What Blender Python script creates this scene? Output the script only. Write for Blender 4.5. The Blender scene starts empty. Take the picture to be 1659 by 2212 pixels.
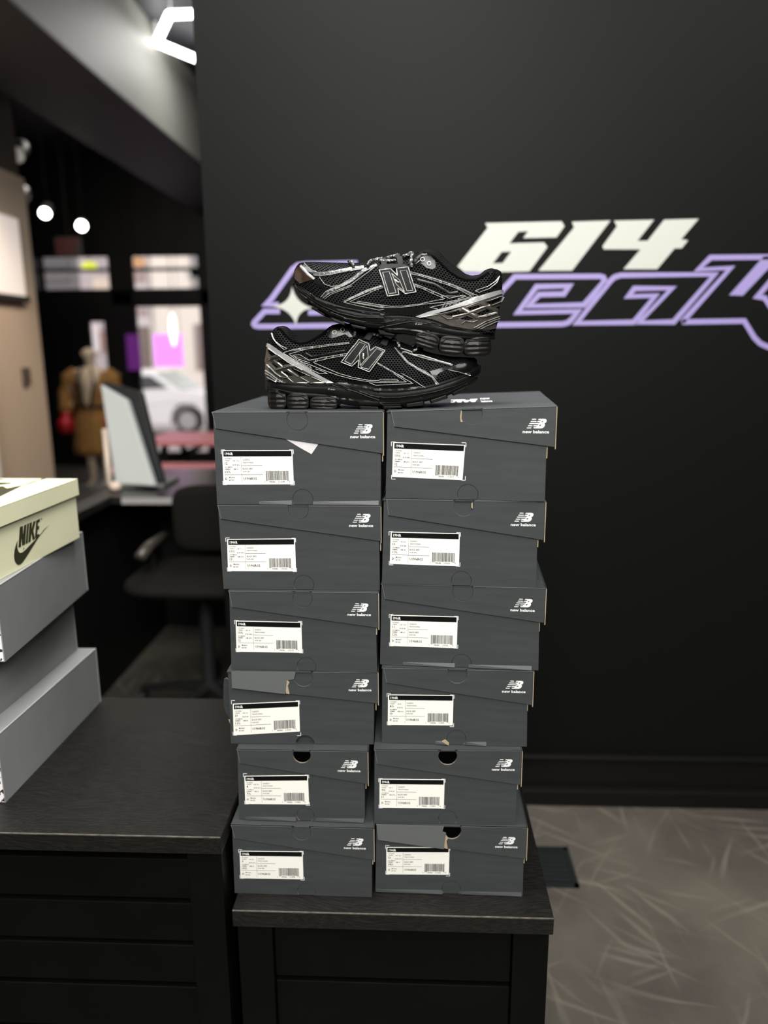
import bpy, bmesh, math, random
import numpy as np
from mathutils import Vector, Matrix, geometry
from mathutils.bvhtree import BVHTree
random.seed(7)
PI = math.pi
SC = bpy.context.scene
COL = SC.collection

# ------------------------------------------------------------------ camera
W, H, F = 1659.0, 2212.0, 1600.0
PITCH, YAW, ROLL = math.radians(12.4), math.radians(-2.5), math.radians(-0.39)
CAM = Vector((0, 0, 1.3))
fw = Vector((math.sin(YAW)*math.cos(PITCH), math.cos(YAW)*math.cos(PITCH), -math.sin(PITCH)))
r0 = Vector((math.cos(YAW), -math.sin(YAW), 0))
u0 = r0.cross(fw)
rt = r0*math.cos(ROLL) + u0*math.sin(ROLL)
up = u0*math.cos(ROLL) - r0*math.sin(ROLL)
cam_d = bpy.data.cameras.new('camera'); cam = bpy.data.objects.new('camera', cam_d); COL.objects.link(cam)
M = Matrix((rt, up, -fw)).transposed().to_4x4(); M.translation = CAM
cam.matrix_world = M
cam_d.sensor_fit = 'HORIZONTAL'; cam_d.sensor_width = 36.0; cam_d.lens = 36.0*F/W
cam_d.clip_start = 0.02; cam_d.clip_end = 200
cam_d.dof.use_dof = True; cam_d.dof.focus_distance = 1.02; cam_d.dof.aperture_fstop = 2.8
SC.camera = cam

# ------------------------------------------------------------------ view and sky
SC.view_settings.view_transform = 'Standard'
SC.view_settings.look = 'None'
SC.view_settings.gamma = 1.0
SC.view_settings.exposure = 0.3
SC.view_settings.use_curve_mapping = False
wd = bpy.data.worlds.new('sky'); SC.world = wd; wd.use_nodes = True
bgn = wd.node_tree.nodes['Background']
bgn.inputs[0].default_value = (1.0, 0.97, 0.97, 1); bgn.inputs[1].default_value = 1.7

def area_light(name, loc, rot, size, power, col=(1, 0.98, 0.95), sy=None):
    l = bpy.data.lights.new(name, 'AREA'); l.energy = power; l.color = col
    l.shape = 'RECTANGLE'; l.size = size; l.size_y = sy or size
    o = bpy.data.objects.new(name, l); COL.objects.link(o)
    o.location = loc; o.rotation_euler = rot
    return o
# unseen ceiling lamps added as bare area lights to brighten boxes and wall
area_light('ceiling_lamp_front', (0.1, -1.7, 2.9), (math.radians(50), 0, 0), 1.5, 150)
area_light('ceiling_lamp_middle', (0.1, -0.5, 3.15), (math.radians(16), 0, 0), 1.0, 36)
area_light('ceiling_lamp_right', (1.7, 0.3, 3.15), (math.radians(10), math.radians(14), 0), 1.0, 34)
area_light('ceiling_lamp_left', (-1.15, 0.7, 3.15), (math.radians(10), math.radians(-8), 0), 0.9, 26)
area_light('ceiling_lamp_wall', (-0.12, 1.15, 3.2), (0, 0, 0), 0.7, 52)
area_light('ceiling_lamp_window', (-2.7, 6.2, 3.2), (math.radians(10), 0, 0), 0.8, 22, (1, .93, .85))  # added fill above the mannequin, no lamp seen there

# ------------------------------------------------------------------ pixel rays
def ray(x, y):
    return fw + rt*((x-W/2)/F) - up*((y-H/2)/F)
def onZ(x, y, z):
    d = ray(x, y); return CAM + d*((z-CAM.z)/d.z)
def onY(x, y, Y):
    d = ray(x, y); return CAM + d*(Y/d.y)
def onX(x, y, X):
    d = ray(x, y); return CAM + d*(X/d.x)
def onPlane(x, y, p, n):
    d = ray(x, y); return CAM + d*((p-CAM).dot(n)/d.dot(n))

# ------------------------------------------------------------------ materials
def new_mat(name):
    m = bpy.data.materials.new(name); m.use_nodes = True
    return m, m.node_tree.nodes, m.node_tree.links, m.node_tree.nodes['Principled BSDF']
def mat(name, col, rough=0.6, metal=0.0, spec=0.5, noise=0.0, nscale=30.0, bump=0.0, bscale=200.0, emit=None, estr=0.0, stretch=(1, 1, 1), coat=0.0):
    m, N, L, b = new_mat(name)
    b.inputs['Base Color'].default_value = (*col, 1)
    b.inputs['Roughness'].default_value = rough
    b.inputs['Metallic'].default_value = metal
    b.inputs['Specular IOR Level'].default_value = spec
    if coat: b.inputs['Coat Weight'].default_value = coat; b.inputs['Coat Roughness'].default_value = 0.12
    if noise or bump:
        tc = N.new('ShaderNodeTexCoord'); mp = N.new('ShaderNodeMapping'); mp.inputs['Scale'].default_value = stretch
        L.new(tc.outputs['Object'], mp.inputs[0])
    if noise:
        n = N.new('ShaderNodeTexNoise'); n.inputs['Scale'].default_value = nscale; n.inputs['Detail'].default_value = 5
        L.new(mp.outputs[0], n.inputs['Vector'])
        r = N.new('ShaderNodeValToRGB')
        r.color_ramp.elements[0].position = 0.3; r.color_ramp.elements[1].position = 0.7
        r.color_ramp.elements[0].color = (*[max(0, c*(1-noise)) for c in col], 1)
        r.color_ramp.elements[1].color = (*[c*(1+noise) for c in col], 1)
        L.new(n.outputs[0], r.inputs[0]); L.new(r.outputs[0], b.inputs['Base Color'])
    if bump:
        n2 = N.new('ShaderNodeTexNoise'); n2.inputs['Scale'].default_value = bscale; n2.inputs['Detail'].default_value = 3
        L.new(mp.outputs[0], n2.inputs['Vector'])
        bp = N.new('ShaderNodeBump'); bp.inputs['Strength'].default_value = bump; bp.inputs['Distance'].default_value = 0.002
        L.new(n2.outputs[0], bp.inputs['Height']); L.new(bp.outputs[0], b.inputs['Normal'])
    if emit:
        b.inputs['Emission Color'].default_value = (*emit, 1); b.inputs['Emission Strength'].default_value = estr
    return m

def wood_mat(name, c1, c2, c3=None, rough=0.42):
    m, N, L, b = new_mat(name)
    tc = N.new('ShaderNodeTexCoord'); mp = N.new('ShaderNodeMapping'); mp.inputs['Scale'].default_value = (8, 120, 120)
    L.new(tc.outputs['Object'], mp.inputs[0])
    big = N.new('ShaderNodeTexNoise'); big.inputs['Scale'].default_value = 3.5; big.inputs['Detail'].default_value = 2
    L.new(tc.outputs['Object'], big.inputs['Vector'])
    ad = N.new('ShaderNodeVectorMath'); ad.operation = 'MULTIPLY_ADD'
    L.new(big.outputs[1], ad.inputs[0]); ad.inputs[1].default_value = (2, 16, 16); L.new(mp.outputs[0], ad.inputs[2])
    n = N.new('ShaderNodeTexNoise'); n.inputs['Scale'].default_value = 4.0; n.inputs['Detail'].default_value = 6; n.inputs['Roughness'].default_value = 0.7
    L.new(ad.outputs[0], n.inputs['Vector'])
    r = N.new('ShaderNodeValToRGB'); e = r.color_ramp.elements
    e[0].position = 0.42; e[0].color = (*c1, 1); e[1].position = 0.72; e[1].color = (*c2, 1)
    if c3:
        e2 = r.color_ramp.elements.new(0.8); e2.color = (*c3, 1)
    L.new(n.outputs[0], r.inputs[0]); L.new(r.outputs[0], b.inputs['Base Color'])
    b.inputs['Roughness'].default_value = rough; b.inputs['Specular IOR Level'].default_value = .3
    bp = N.new('ShaderNodeBump'); bp.inputs['Strength'].default_value = 0.6; bp.inputs['Distance'].default_value = 0.001
    L.new(n.outputs[0], bp.inputs['Height']); L.new(bp.outputs[0], b.inputs['Normal'])
    return m

def floor_mat():
    m, N, L, b = new_mat('stained_concrete')
    tc = N.new('ShaderNodeTexCoord')
    n = N.new('ShaderNodeTexNoise'); n.inputs['Scale'].default_value = 2.6; n.inputs['Detail'].default_value = 7; n.inputs['Roughness'].default_value = 0.6
    L.new(tc.outputs['Object'], n.inputs['Vector'])
    r = N.new('ShaderNodeValToRGB'); e = r.color_ramp.elements
    e[0].position = 0.36; e[0].color = (0.046, 0.039, 0.033, 1); e[1].position = 0.66; e[1].color = (0.084, 0.075, 0.059, 1)
    L.new(n.outputs[0], r.inputs[0])
    cur = r.outputs[0]
    # pale straight scratches: thin bands from three rotated, warped wave textures gated by noise
    for i, rot in enumerate((0.3, 0.95, 1.5, 2.1, 2.7, 3.4, 0.6)):
        mp = N.new('ShaderNodeMapping'); mp.inputs['Rotation'].default_value = (0, 0, rot); mp.inputs['Location'].default_value = (i*1.7, i*.6, 0)
        L.new(tc.outputs['Object'], mp.inputs[0])
        wn = N.new('ShaderNodeTexNoise'); wn.inputs['Scale'].default_value = 3.0; L.new(mp.outputs[0], wn.inputs['Vector'])
        wa = N.new('ShaderNodeVectorMath'); wa.operation = 'MULTIPLY_ADD'; wa.inputs[1].default_value = (.06, .06, 0); L.new(wn.outputs[1], wa.inputs[0]); L.new(mp.outputs[0], wa.inputs[2])
        mp2 = N.new('ShaderNodeMapping'); mp2.inputs['Scale'].default_value = (3.2, 46, 1); L.new(wa.outputs[0], mp2.inputs[0])
        v = N.new('ShaderNodeTexNoise'); v.inputs['Scale'].default_value = 1.0; v.inputs['Detail'].default_value = 0; L.new(mp2.outputs[0], v.inputs['Vector'])
        mr = N.new('ShaderNodeMapRange'); mr.inputs[1].default_value = 0.69; mr.inputs[2].default_value = 0.80; L.new(v.outputs[0], mr.inputs[0])
        g = N.new('ShaderNodeTexNoise'); g.inputs['Scale'].default_value = 2.3; g.inputs['Detail'].default_value = 2; L.new(mp.outputs[0], g.inputs['Vector'])
        gr = N.new('ShaderNodeMapRange'); gr.inputs[1].default_value = 0.40; gr.inputs[2].default_value = 0.52; L.new(g.outputs[0], gr.inputs[0])
        mu = N.new('ShaderNodeMath'); mu.operation = 'MULTIPLY'; L.new(mr.outputs[0], mu.inputs[0]); L.new(gr.outputs[0], mu.inputs[1])
        mx = N.new('ShaderNodeMixRGB'); mx.inputs[2].default_value = (0.155, 0.138, 0.11, 1)
        ml = N.new('ShaderNodeMath'); ml.operation = 'MULTIPLY'; ml.inputs[1].default_value = 0.42; L.new(mu.outputs[0], ml.inputs[0])
        L.new(ml.outputs[0], mx.inputs[0]); L.new(cur, mx.inputs[1]); cur = mx.outputs[0]
    L.new(cur, b.inputs['Base Color']); b.inputs['Roughness'].default_value = 0.5
    return m

def knit_mat(name, hole, thread, size=0.0036, rough=0.55):
    """honeycomb knit: hexagonal holes laid out on the UV map (metres)"""
    m, N, L, b = new_mat(name)
    uv = N.new('ShaderNodeUVMap'); uv.uv_map = 'uv'
    sep = N.new('ShaderNodeSeparateXYZ'); L.new(uv.outputs[0], sep.inputs[0])
    k = 2*PI/(size)
    def lin(a, c):
        m1 = N.new('ShaderNodeMath'); m1.operation = 'MULTIPLY'; m1.inputs[1].default_value = a*k; L.new(sep.outputs[0], m1.inputs[0])
        m2 = N.new('ShaderNodeMath'); m2.operation = 'MULTIPLY_ADD'; m2.inputs[1].default_value = c*k; L.new(sep.outputs[1], m2.inputs[0]); L.new(m1.outputs[0], m2.inputs[2])
        co = N.new('ShaderNodeMath'); co.operation = 'COSINE'; L.new(m2.outputs[0], co.inputs[0]); return co
    a, c, d = lin(1, 0.577*1.25), lin(1, -0.577*1.25), lin(0, 1.155*1.25)
    s1 = N.new('ShaderNodeMath'); s1.operation = 'ADD'; L.new(a.outputs[0], s1.inputs[0]); L.new(c.outputs[0], s1.inputs[1])
    s2 = N.new('ShaderNodeMath'); s2.operation = 'ADD'; L.new(s1.outputs[0], s2.inputs[0]); L.new(d.outputs[0], s2.inputs[1])
    mr = N.new('ShaderNodeMapRange'); mr.inputs[1].default_value = -0.7; mr.inputs[2].default_value = 0.1; L.new(s2.outputs[0], mr.inputs[0])
    mx = N.new('ShaderNodeMixRGB'); mx.inputs[1].default_value = (*thread, 1); mx.inputs[2].default_value = (*hole, 1)
    L.new(mr.outputs[0], mx.inputs[0]); L.new(mx.outputs[0], b.inputs['Base Color'])
    b.inputs['Roughness'].default_value = rough
    iv = N.new('ShaderNodeMath'); iv.operation = 'SUBTRACT'; iv.inputs[0].default_value = 1; L.new(mr.outputs[0], iv.inputs[1])
    sp = N.new('ShaderNodeMath'); sp.operation = 'MULTIPLY'; sp.inputs[1].default_value = 0.13; L.new(iv.outputs[0], sp.inputs[0]); L.new(sp.outputs[0], b.inputs['Specular IOR Level'])
    bp = N.new('ShaderNodeBump'); bp.inputs['Strength'].default_value = 0.8; bp.inputs['Distance'].default_value = 0.0008
    L.new(iv.outputs[0], bp.inputs['Height']); L.new(bp.outputs[0], b.inputs['Normal'])
    return m

def speckle_mat(name, base, dark, scale):
    m, N, L, b = new_mat(name)
    tc = N.new('ShaderNodeTexCoord'); v = N.new('ShaderNodeTexNoise'); v.inputs['Scale'].default_value = scale; v.inputs['Detail'].default_value = 3
    L.new(tc.outputs['Object'], v.inputs['Vector'])
    r = N.new('ShaderNodeValToRGB'); r.color_ramp.interpolation = 'CONSTANT'
    r.color_ramp.elements[0].color = (*base, 1); r.color_ramp.elements[1].position = 0.56; r.color_ramp.elements[1].color = (*dark, 1)
    L.new(v.outputs[0], r.inputs[0]); L.new(r.outputs[0], b.inputs['Base Color']); b.inputs['Roughness'].default_value = 0.6
    return m

MT = {}
MT['card'] = mat('grey_cardboard', (0.0345, 0.0382, 0.0386), 0.45, spec=0.35, noise=0.10, nscale=26, stretch=(0.6, 1, 5), bump=0.08, bscale=900)
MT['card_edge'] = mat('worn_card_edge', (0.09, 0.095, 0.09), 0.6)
MT['card_pale'] = mat('pale_inner_board', (0.075, 0.08, 0.078), 0.5)  # paler tone paints the light caught by the bent flap
MT['kraft'] = mat('kraft_board', (0.30, 0.24, 0.15), 0.8)
MT['white'] = mat('white_print', (0.62, 0.64, 0.62), 0.5)
MT['label'] = mat('label_paper', (0.71, 0.70, 0.64), 0.45)
MT['ink'] = mat('black_ink', (0.0035, 0.0035, 0.0035), 0.5, spec=.1)
MT['ink2'] = mat('grey_ink', (0.02, 0.02, 0.02), 0.5, spec=.2)
MT['tissue'] = mat('tissue', (0.52, 0.51, 0.51), 0.8, noise=0.08, nscale=60)
MT['bench'] = wood_mat('black_stained_oak', (0.0025, 0.0022, 0.0019), (0.014, 0.012, 0.0095), (0.032, 0.027, 0.022))
MT['bench_paint'] = mat('black_painted_wood', (0.0018, 0.0019, 0.0016), 0.5, spec=.08, noise=0.2, nscale=12)
MT['bench_edge'] = mat('worn_wood_edge', (0.075, 0.066, 0.055), 0.6, noise=0.5, nscale=90)
MT['wall'] = mat('black_wall_paint', (0.0034, 0.0037, 0.0033), 0.5, spec=0.075)
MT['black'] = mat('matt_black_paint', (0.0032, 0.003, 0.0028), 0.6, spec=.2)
MT['trim'] = mat('black_gloss_trim', (0.012, 0.011, 0.01), 0.30)
MT['floor'] = floor_mat()
MT['knit'] = knit_mat('honeycomb_knit', (0.0008, 0.0008, 0.0008), (0.0046, 0.0046, 0.0049), 0.0041)
MT['lining'] = knit_mat('fine_knit', (0.002, 0.002, 0.002), (0.007, 0.007, 0.007), 0.0018)
MT['rubber'] = mat('black_foam', (0.0042, 0.0042, 0.0039), 0.48, spec=.14, bump=0.12, bscale=500)
MT['tread'] = mat('black_rubber', (0.0055, 0.0053, 0.0049), 0.40, spec=.18, bump=0.1, bscale=400)
MT['gloss'] = mat('black_patent', (0.003, 0.003, 0.003), 0.22, spec=.22, bump=0.10, bscale=160)
MT['silver'] = mat('silver_film', (0.46, 0.46, 0.455), 0.25, metal=0.6, bump=0.2, bscale=120)
MT['steel'] = mat('gunmetal_cage', (0.15, 0.138, 0.12), 0.25, metal=0.85, bump=0.1, bscale=120)
MT['dsilver'] = mat('dark_silver_film', (0.04, 0.042, 0.042), 0.25, metal=0.5, bump=0.4, bscale=260)
MT['bronze'] = mat('bronze_patent', (0.05, 0.03, 0.022), 0.16, metal=0.5, bump=0.8, bscale=70, coat=0.5)
MT['pipe'] = mat('white_piping', (0.48, 0.48, 0.45), 0.4)
MT['webbing'] = mat('grey_webbing', (0.020, 0.0205, 0.021), 0.7, spec=.1, bump=0.2, bscale=700)
MT['nface'] = mat('grey_logo_face', (0.011, 0.011, 0.0115), 0.6, spec=.08)
MT['lace'] = speckle_mat('flecked_lace', (0.006, 0.006, 0.006), (0.30, 0.30, 0.29), 420)
MT['grey'] = mat('mid_grey_board', (0.185, 0.19, 0.187), 0.48, noise=0.05, nscale=20)
MT['grey_edge'] = mat('pale_board_edge', (0.36, 0.37, 0.36), 0.5)
MT['elephant'] = speckle_mat('cracked_print', (0.72, 0.69, 0.68), (0.02, 0.02, 0.02), 130)
MT['lime'] = mat('lime_board', (0.64, 0.635, 0.43), 0.5, noise=0.03, nscale=9)
MT['lime_print'] = mat('olive_print', (0.028, 0.028, 0.012), 0.5)
MT['purple'] = mat('lilac_paint', (0.215, 0.175, 0.36), 0.5)
MT['wwhite'] = mat('white_wall_paint', (0.37, 0.37, 0.335), 0.5)

# ------------------------------------------------------------------ mesh helpers
class MB:
    def __init__(s): s.v = []; s.f = []; s.m = []; s.smooth = False; s.uv = None
    def face(s, pts, mi=0):
        i = len(s.v); s.v += [tuple(p) for p in pts]; s.f.append(tuple(range(i, i+len(pts)))); s.m.append(mi)
    def mesh(s, vs, fs, mi=0):
        i = len(s.v); s.v += [tuple(p) for p in vs]
        for f in fs: s.f.append(tuple(a+i for a in f)); s.m.append(mi)
    def box(s, a, b, mi=0, fn=None):
        x0, y0, z0 = a; x1, y1, z1 = b
        v = [(x0,y0,z0),(x1,y0,z0),(x1,y1,z0),(x0,y1,z0),(x0,y0,z1),(x1,y0,z1),(x1,y1,z1),(x0,y1,z1)]
        if fn: v = [fn(*p) for p in v]
        s.mesh(v, [(0,3,2,1),(4,5,6,7),(0,1,5,4),(1,2,6,5),(2,3,7,6),(3,0,4,7)], mi)
    def tube(s, pts, r, n=8, mi=0, closed=False, rf=None):
        pts = [Vector(p) for p in pts]; k = len(pts); rings = []
        ref = Vector((0, 0, 1))
        for i, p in enumerate(pts):
            a = pts[i-1] if (i or closed) else p; b = pts[(i+1) % k] if (i < k-1 or closed) else p
            t = (b-a).normalized() if (b-a).length > 1e-9 else Vector((1, 0, 0))
            if abs(t.dot(ref)) > 0.95: ref = Vector((0, 1, 0))
            x = t.cross(ref).normalized(); y = t.cross(x)
            rr = r*(rf[i] if rf else 1)
            rings.append([p + x*math.cos(q*2*PI/n)*rr + y*math.sin(q*2*PI/n)*rr for q in range(n)])
        vs = [p for g in rings for p in g]; fs = []
        for i in range(k if closed else k-1):
            j = (i+1) % k
            for q in range(n):
                fs.append((i*n+q, i*n+(q+1) % n, j*n+(q+1) % n, j*n+q))
        if not closed:
            fs.append(tuple(range(n))[::-1]); fs.append(tuple((k-1)*n+q for q in range(n)))
        s.mesh(vs, fs, mi)
    def cyl(s, c, r, h, n=24, mi=0, axis='z', r2=None):
        r2 = r if r2 is None else r2; c = Vector(c)
        def P(a, q, hh):
            x, y = math.cos(a)*q, math.sin(a)*q
            return c + (Vector((x, y, hh)) if axis == 'z' else Vector((x, hh, y)) if axis == 'y' else Vector((hh, x, y)))
        vs = [P(i*2*PI/n, r, 0) for i in range(n)] + [P(i*2*PI/n, r2, h) for i in range(n)]
        fs = [(i, (i+1) % n, n+(i+1) % n, n+i) for i in range(n)] + [tuple(range(n))[::-1], tuple(range(n, 2*n))]
        s.mesh(vs, fs, mi)
    def ell(s, c, r, n=20, k=12, mi=0, p=1.0):
        vs = []; fs = []
        for j in range(k+1):
            t = -PI/2+PI*j/k
            for i in range(n):
                a = 2*PI*i/n
                sg = lambda q: math.copysign(abs(q)**p, q)
                vs.append((c[0]+r[0]*sg(math.cos(t))*sg(math.cos(a)), c[1]+r[1]*sg(math.cos(t))*sg(math.sin(a)), c[2]+r[2]*sg(math.sin(t))))
        for j in range(k):
            for i in range(n): fs.append((j*n+i, j*n+(i+1) % n, (j+1)*n+(i+1) % n, (j+1)*n+i))
        s.mesh(vs, fs, mi)
    def plate(s, loops, mapf, d0, d1, mi=0, side=None, front=True):
        """2D outline (first loop) with holes -> plate between depths d0 (back) and d1 (front)"""
        tris = geometry.tessellate_polygon([[Vector((p[0], p[1], 0)) for p in l] for l in loops])
        flat = [p for l in loops for p in l]
        s.mesh([mapf(p[0], p[1], d1) for p in flat], tris, mi)
        if abs(d1-d0) > 1e-7:
            s.mesh([mapf(p[0], p[1], d0) for p in flat], tris, mi)
            for l in loops:
                n = len(l)
                vs = [mapf(p[0], p[1], d0) for p in l]+[mapf(p[0], p[1], d1) for p in l]
                s.mesh(vs, [(i, (i+1) % n, n+(i+1) % n, n+i) for i in range(n)], mi if side is None else side)
    def build(s, name, mats, parent=None, smooth=False, bevel=0, merge=True, sharp=None):
        me = bpy.data.meshes.new(name)
        base = Vector((0, 0, 0))
        if parent is not None: base = parent_world(parent)
        elif s.v:
            a = np.array(s.v); base = Vector(((a[:, 0].min()+a[:, 0].max())/2, (a[:, 1].min()+a[:, 1].max())/2, a[:, 2].min()))
        me.from_pydata([tuple(Vector(v)-base) for v in s.v], [], s.f)
        for m in (mats if isinstance(mats, (list, tuple)) else [mats]): me.materials.append(m)
        me.polygons.foreach_set('material_index', s.m)
        if s.uv:
            l = me.uv_layers.new(name='uv')
            for lp in me.loops: l.data[lp.index].uv = s.uv[lp.vertex_index]
        bm = bmesh.new(); bm.from_mesh(me)
        if merge: bmesh.ops.remove_doubles(bm, verts=bm.verts, dist=1e-6)
        bmesh.ops.recalc_face_normals(bm, faces=bm.faces)
        bm.to_mesh(me); bm.free()
        o = bpy.data.objects.new(name, me); COL.objects.link(o)
        if parent is not None: o.parent = parent
        else: o.location = base
        if smooth:
            me.polygons.foreach_set('use_smooth', [True]*len(me.polygons))
            if sharp is not None:
                try: me.set_sharp_from_angle(angle=math.radians(sharp))
                except Exception: pass
        if bevel:
            b = o.modifiers.new('b', 'BEVEL'); b.width = bevel; b.segments = 2; b.limit_method = 'ANGLE'; b.angle_limit = math.radians(40)
        return o
def parent_world(p):
    v = Vector((0, 0, 0))
    while p is not None: v = v + p.location; p = p.parent
    return v
def tag(o, label=None, cat=None, group=None, kind=None):
    if label: o['label'] = label
    if cat: o['category'] = cat
    if group: o['group'] = group
    if kind: o['kind'] = kind
    return o
def thing(name, loc, label, cat, group=None):
    o = bpy.data.objects.new(name, None); COL.objects.link(o); o.location = loc; o.empty_display_size = 0.05
    return tag(o, label, cat, group)

_tc = {}
def text2d(s, bold=0.0, shear=0.0, res=2):
    """glyph outlines of Blender's own font as a flat mesh, cap height 1, starting at x=0"""
    k = (s, bold, shear, res)
    if k in _tc: return _tc[k]
    c = bpy.data.curves.new('t', 'FONT'); c.body = s; c.size = 1; c.offset = bold; c.shear = shear; c.resolution_u = res; c.fill_mode = 'FRONT'
    o = bpy.data.objects.new('t', c); COL.objects.link(o)
    dg = bpy.context.evaluated_depsgraph_get(); me = o.evaluated_get(dg).to_mesh()
    vs = [(v.co.x/0.70, v.co.y/0.70) for v in me.vertices]; fs = [tuple(p.vertices) for p in me.polygons]
    o.evaluated_get(dg).to_mesh_clear(); bpy.data.objects.remove(o); bpy.data.curves.remove(c)
    x0 = min(v[0] for v in vs) if vs else 0
    vs = [(v[0]-x0, v[1]) for v in vs]; w = max(v[0] for v in vs) if vs else 0
    _tc[k] = (vs, fs, w); return _tc[k]
def put_text(mb, s, mapf, x, y, h, mi, width=None, d=0.0, bold=0.0, shear=0.0, right=False, res=2):
    vs, fs, w = text2d(s, bold, shear, res)
    sx = h if width is None else width/w
    ox = x-(w*sx if right else 0)
    mb.mesh([mapf(ox+v[0]*sx, y+v[1]*h, d) for v in vs], fs, mi)

# ================================================================== ROOM SHELL
def struct(name, mb, mats, **k):
    o = mb.build(name, mats, **k); o['kind'] = 'structure'; return o
YW = 1.972          # painted logo wall
CEIL = 3.32
XWL = -0.538        # its free left end
m = MB(); m.box((-4.2, -2.8, -0.06), (2.8, 8.6, 0)); struct('floor', m, MT['floor'])
m = MB(); m.box((-4.2, -2.8, CEIL), (2.8, 8.7, CEIL+0.1)); struct('ceiling', m, mat('dark_ceiling_paint', (0.02, 0.021, 0.026), 0.6))
m = MB(); m.box((XWL, YW, 0), (2.8, YW+0.14, CEIL)); struct('wall_logo', m, MT['wall'])
m = MB(); m.box((2.8, -2.8, 0), (2.9, YW+.14, CEIL)); struct('wall_right', m, MT['wall'])
m = MB(); m.box((-4.3, -2.9, 0), (2.9, -2.8, CEIL)); struct('wall_rear', m, MT['wall'])
m = MB(); m.box((-4.3, -2.8, 0), (-4.2, 8.6, CEIL)); struct('wall_left', m, MT['black'])
m = MB(); m.box((0.3, YW+.14, 0), (0.4, 8.6, CEIL)); struct('wall_inner', m, MT['black'])
# baseboard with its two glossy ledges
m = MB()
m.box((XWL, YW-0.012, 0.018), (2.8, YW-0.0005, 0.140)); m.box((XWL, YW-0.024, 0.139), (2.8, YW-0.0005, 0.153))
m.box((XWL, YW-0.036, 0.0), (2.8, YW-0.0005, 0.052))
struct('baseboard_logo', m, mat('baseboard_gloss', (0.004, .0038, .0034), .35, spec=.16), bevel=0.006)
# dropped beam running away from the camera, grey with a darker underside
XB = -1.67
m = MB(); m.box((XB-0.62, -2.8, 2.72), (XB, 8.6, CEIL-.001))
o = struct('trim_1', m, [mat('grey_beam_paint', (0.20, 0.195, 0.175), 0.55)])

m = MB(); m.box((XB-0.62, -2.8, 2.705), (XB+.001, 8.6, 2.7195)); struct('trim_13', m, mat('dark_soffit_paint', (0.012, 0.010, 0.009), 0.6))  # separate slab added to make the beam's underside darker

# ================================================================== WALL LOGO
def wmap(x, y, d):
    p = onY(x, y, YW); return Vector((p.x, YW-0.0008-d, p.z))
def cv(sc, ox, oy):
    return lambda pts: [(ox+p[0]*sc, oy+p[1]*sc) for p in pts]
W1 = cv(360/1659, 960, 450); W2 = cv(359/1659, 1300, 450); W3 = cv(380/1659, 1080, 570); S1 = cv(220/1659, 520, 540)
def paint_line(mb, pts, w, closed=False, mi=0, mapf=wmap, d=0.0006):
    """constant-width painted stroke with mitred corners, pixel coordinates on the wall"""
    P = [Vector(p) for p in pts]; n = len(P); L = []; R = []
    for i in range(n):
        a = P[i-1] if (i or closed) else None; b = P[(i+1) % n] if (i < n-1 or closed) else None
        t1 = (P[i]-a).normalized() if a is not None else None; t2 = (b-P[i]).normalized() if b is not None else None
        t1 = t1 or t2; t2 = t2 or t1
        n1 = Vector((-t1.y, t1.x)); n2 = Vector((-t2.y, t2.x)); q = (n1+n2)
        q = q.normalized() if q.length > 1e-6 else n1
        k = min(1.9, 1/max(0.3, q.dot(n1)))
        L.append(P[i]+q*w/2*k); R.append(P[i]-q*w/2*k)
    for i in range(n if closed else n-1):
        j = (i+1) % n
        mb.face([mapf(*p, d) for p in (L[i], L[j], R[j], R[i])], mi)
logo = thing('wall_lettering', onY(1100, 600, YW-.001), 'painted shop lettering on the black wall, white digits over lilac outlined word', 'wall lettering')
m = MB()
m.plate([W1([(405,148),(1165,130),(1195,178),(1115,290),(785,298),(830,228),(735,235),(645,350),(990,340),(1025,385),(845,628),(590,634),(190,632),(130,580),(430,195)]),
         W1([(570,435),(665,430),(580,545),(480,550)])], wmap, 0.0006, 0.0006)
m.plate([W1([(1268,135),(1652,122),(1270,620),(935,622),(1290,190)])], wmap, 0.0006, 0.0006)
m.plate([W2([(120,125),(520,115),(355,325),(455,325),(620,115),(965,105),(790,310),(860,320),(795,400),(725,400),(550,608),(215,608),(385,410),(20,410),(5,380),(150,180)])], wmap, 0.0006, 0.0006)
o = m.build('digits', MT['wwhite'], logo); o['label'] = 'white painted digits 614'
m = MB()
LW = 11.5
paint_line(m, W3([(-60,350),(30,238),(140,122),(945,118),(975,128),(985,155),(968,185),(790,388),(270,398),(370,290),(600,285),(655,208),(345,215),(165,460),(735,448),(670,530),(640,555),(590,568),(-300,580)]), LW)
a_ = W3([(722,560),(1040,160),(1080,125),(1140,108)]) + W2([(1125,660),(715,1135),(370,1140),(700,798),(325,800),(262,880),(535,872),(318,1138)])
paint_line(m, a_, LW, closed=True)
paint_line(m, W2([(800,1135),(1285,595),(960,612),(1085,492),(1800,485)]), LW)
paint_line(m, W2([(800,1135),(1420,1125),(1520,1290),(1580,1350),(1659,1385),(1900,1400)]), LW)
m.plate([W2([(1268,868),(1405,872),(1700,560),(1700,480),(1615,480)])], wmap, 0.0006, 0.0006)
paint_line(m, W2([(1760,640),(1550,882),(1625,895),(1760,1100)]), LW)
paint_line(m, S1([(1900,215),(1659,220),(1050,232),(930,250),(850,310),(500,800),(410,885),(620,890)]), LW)
paint_line(m, S1([(640,1000),(390,1000),(230,1170),(215,1205),(235,1235),(300,1248),(1560,1232),(2400,1225)]), LW)
paint_line(m, S1([(1100,1020),(2100,1010)]), LW)
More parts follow.
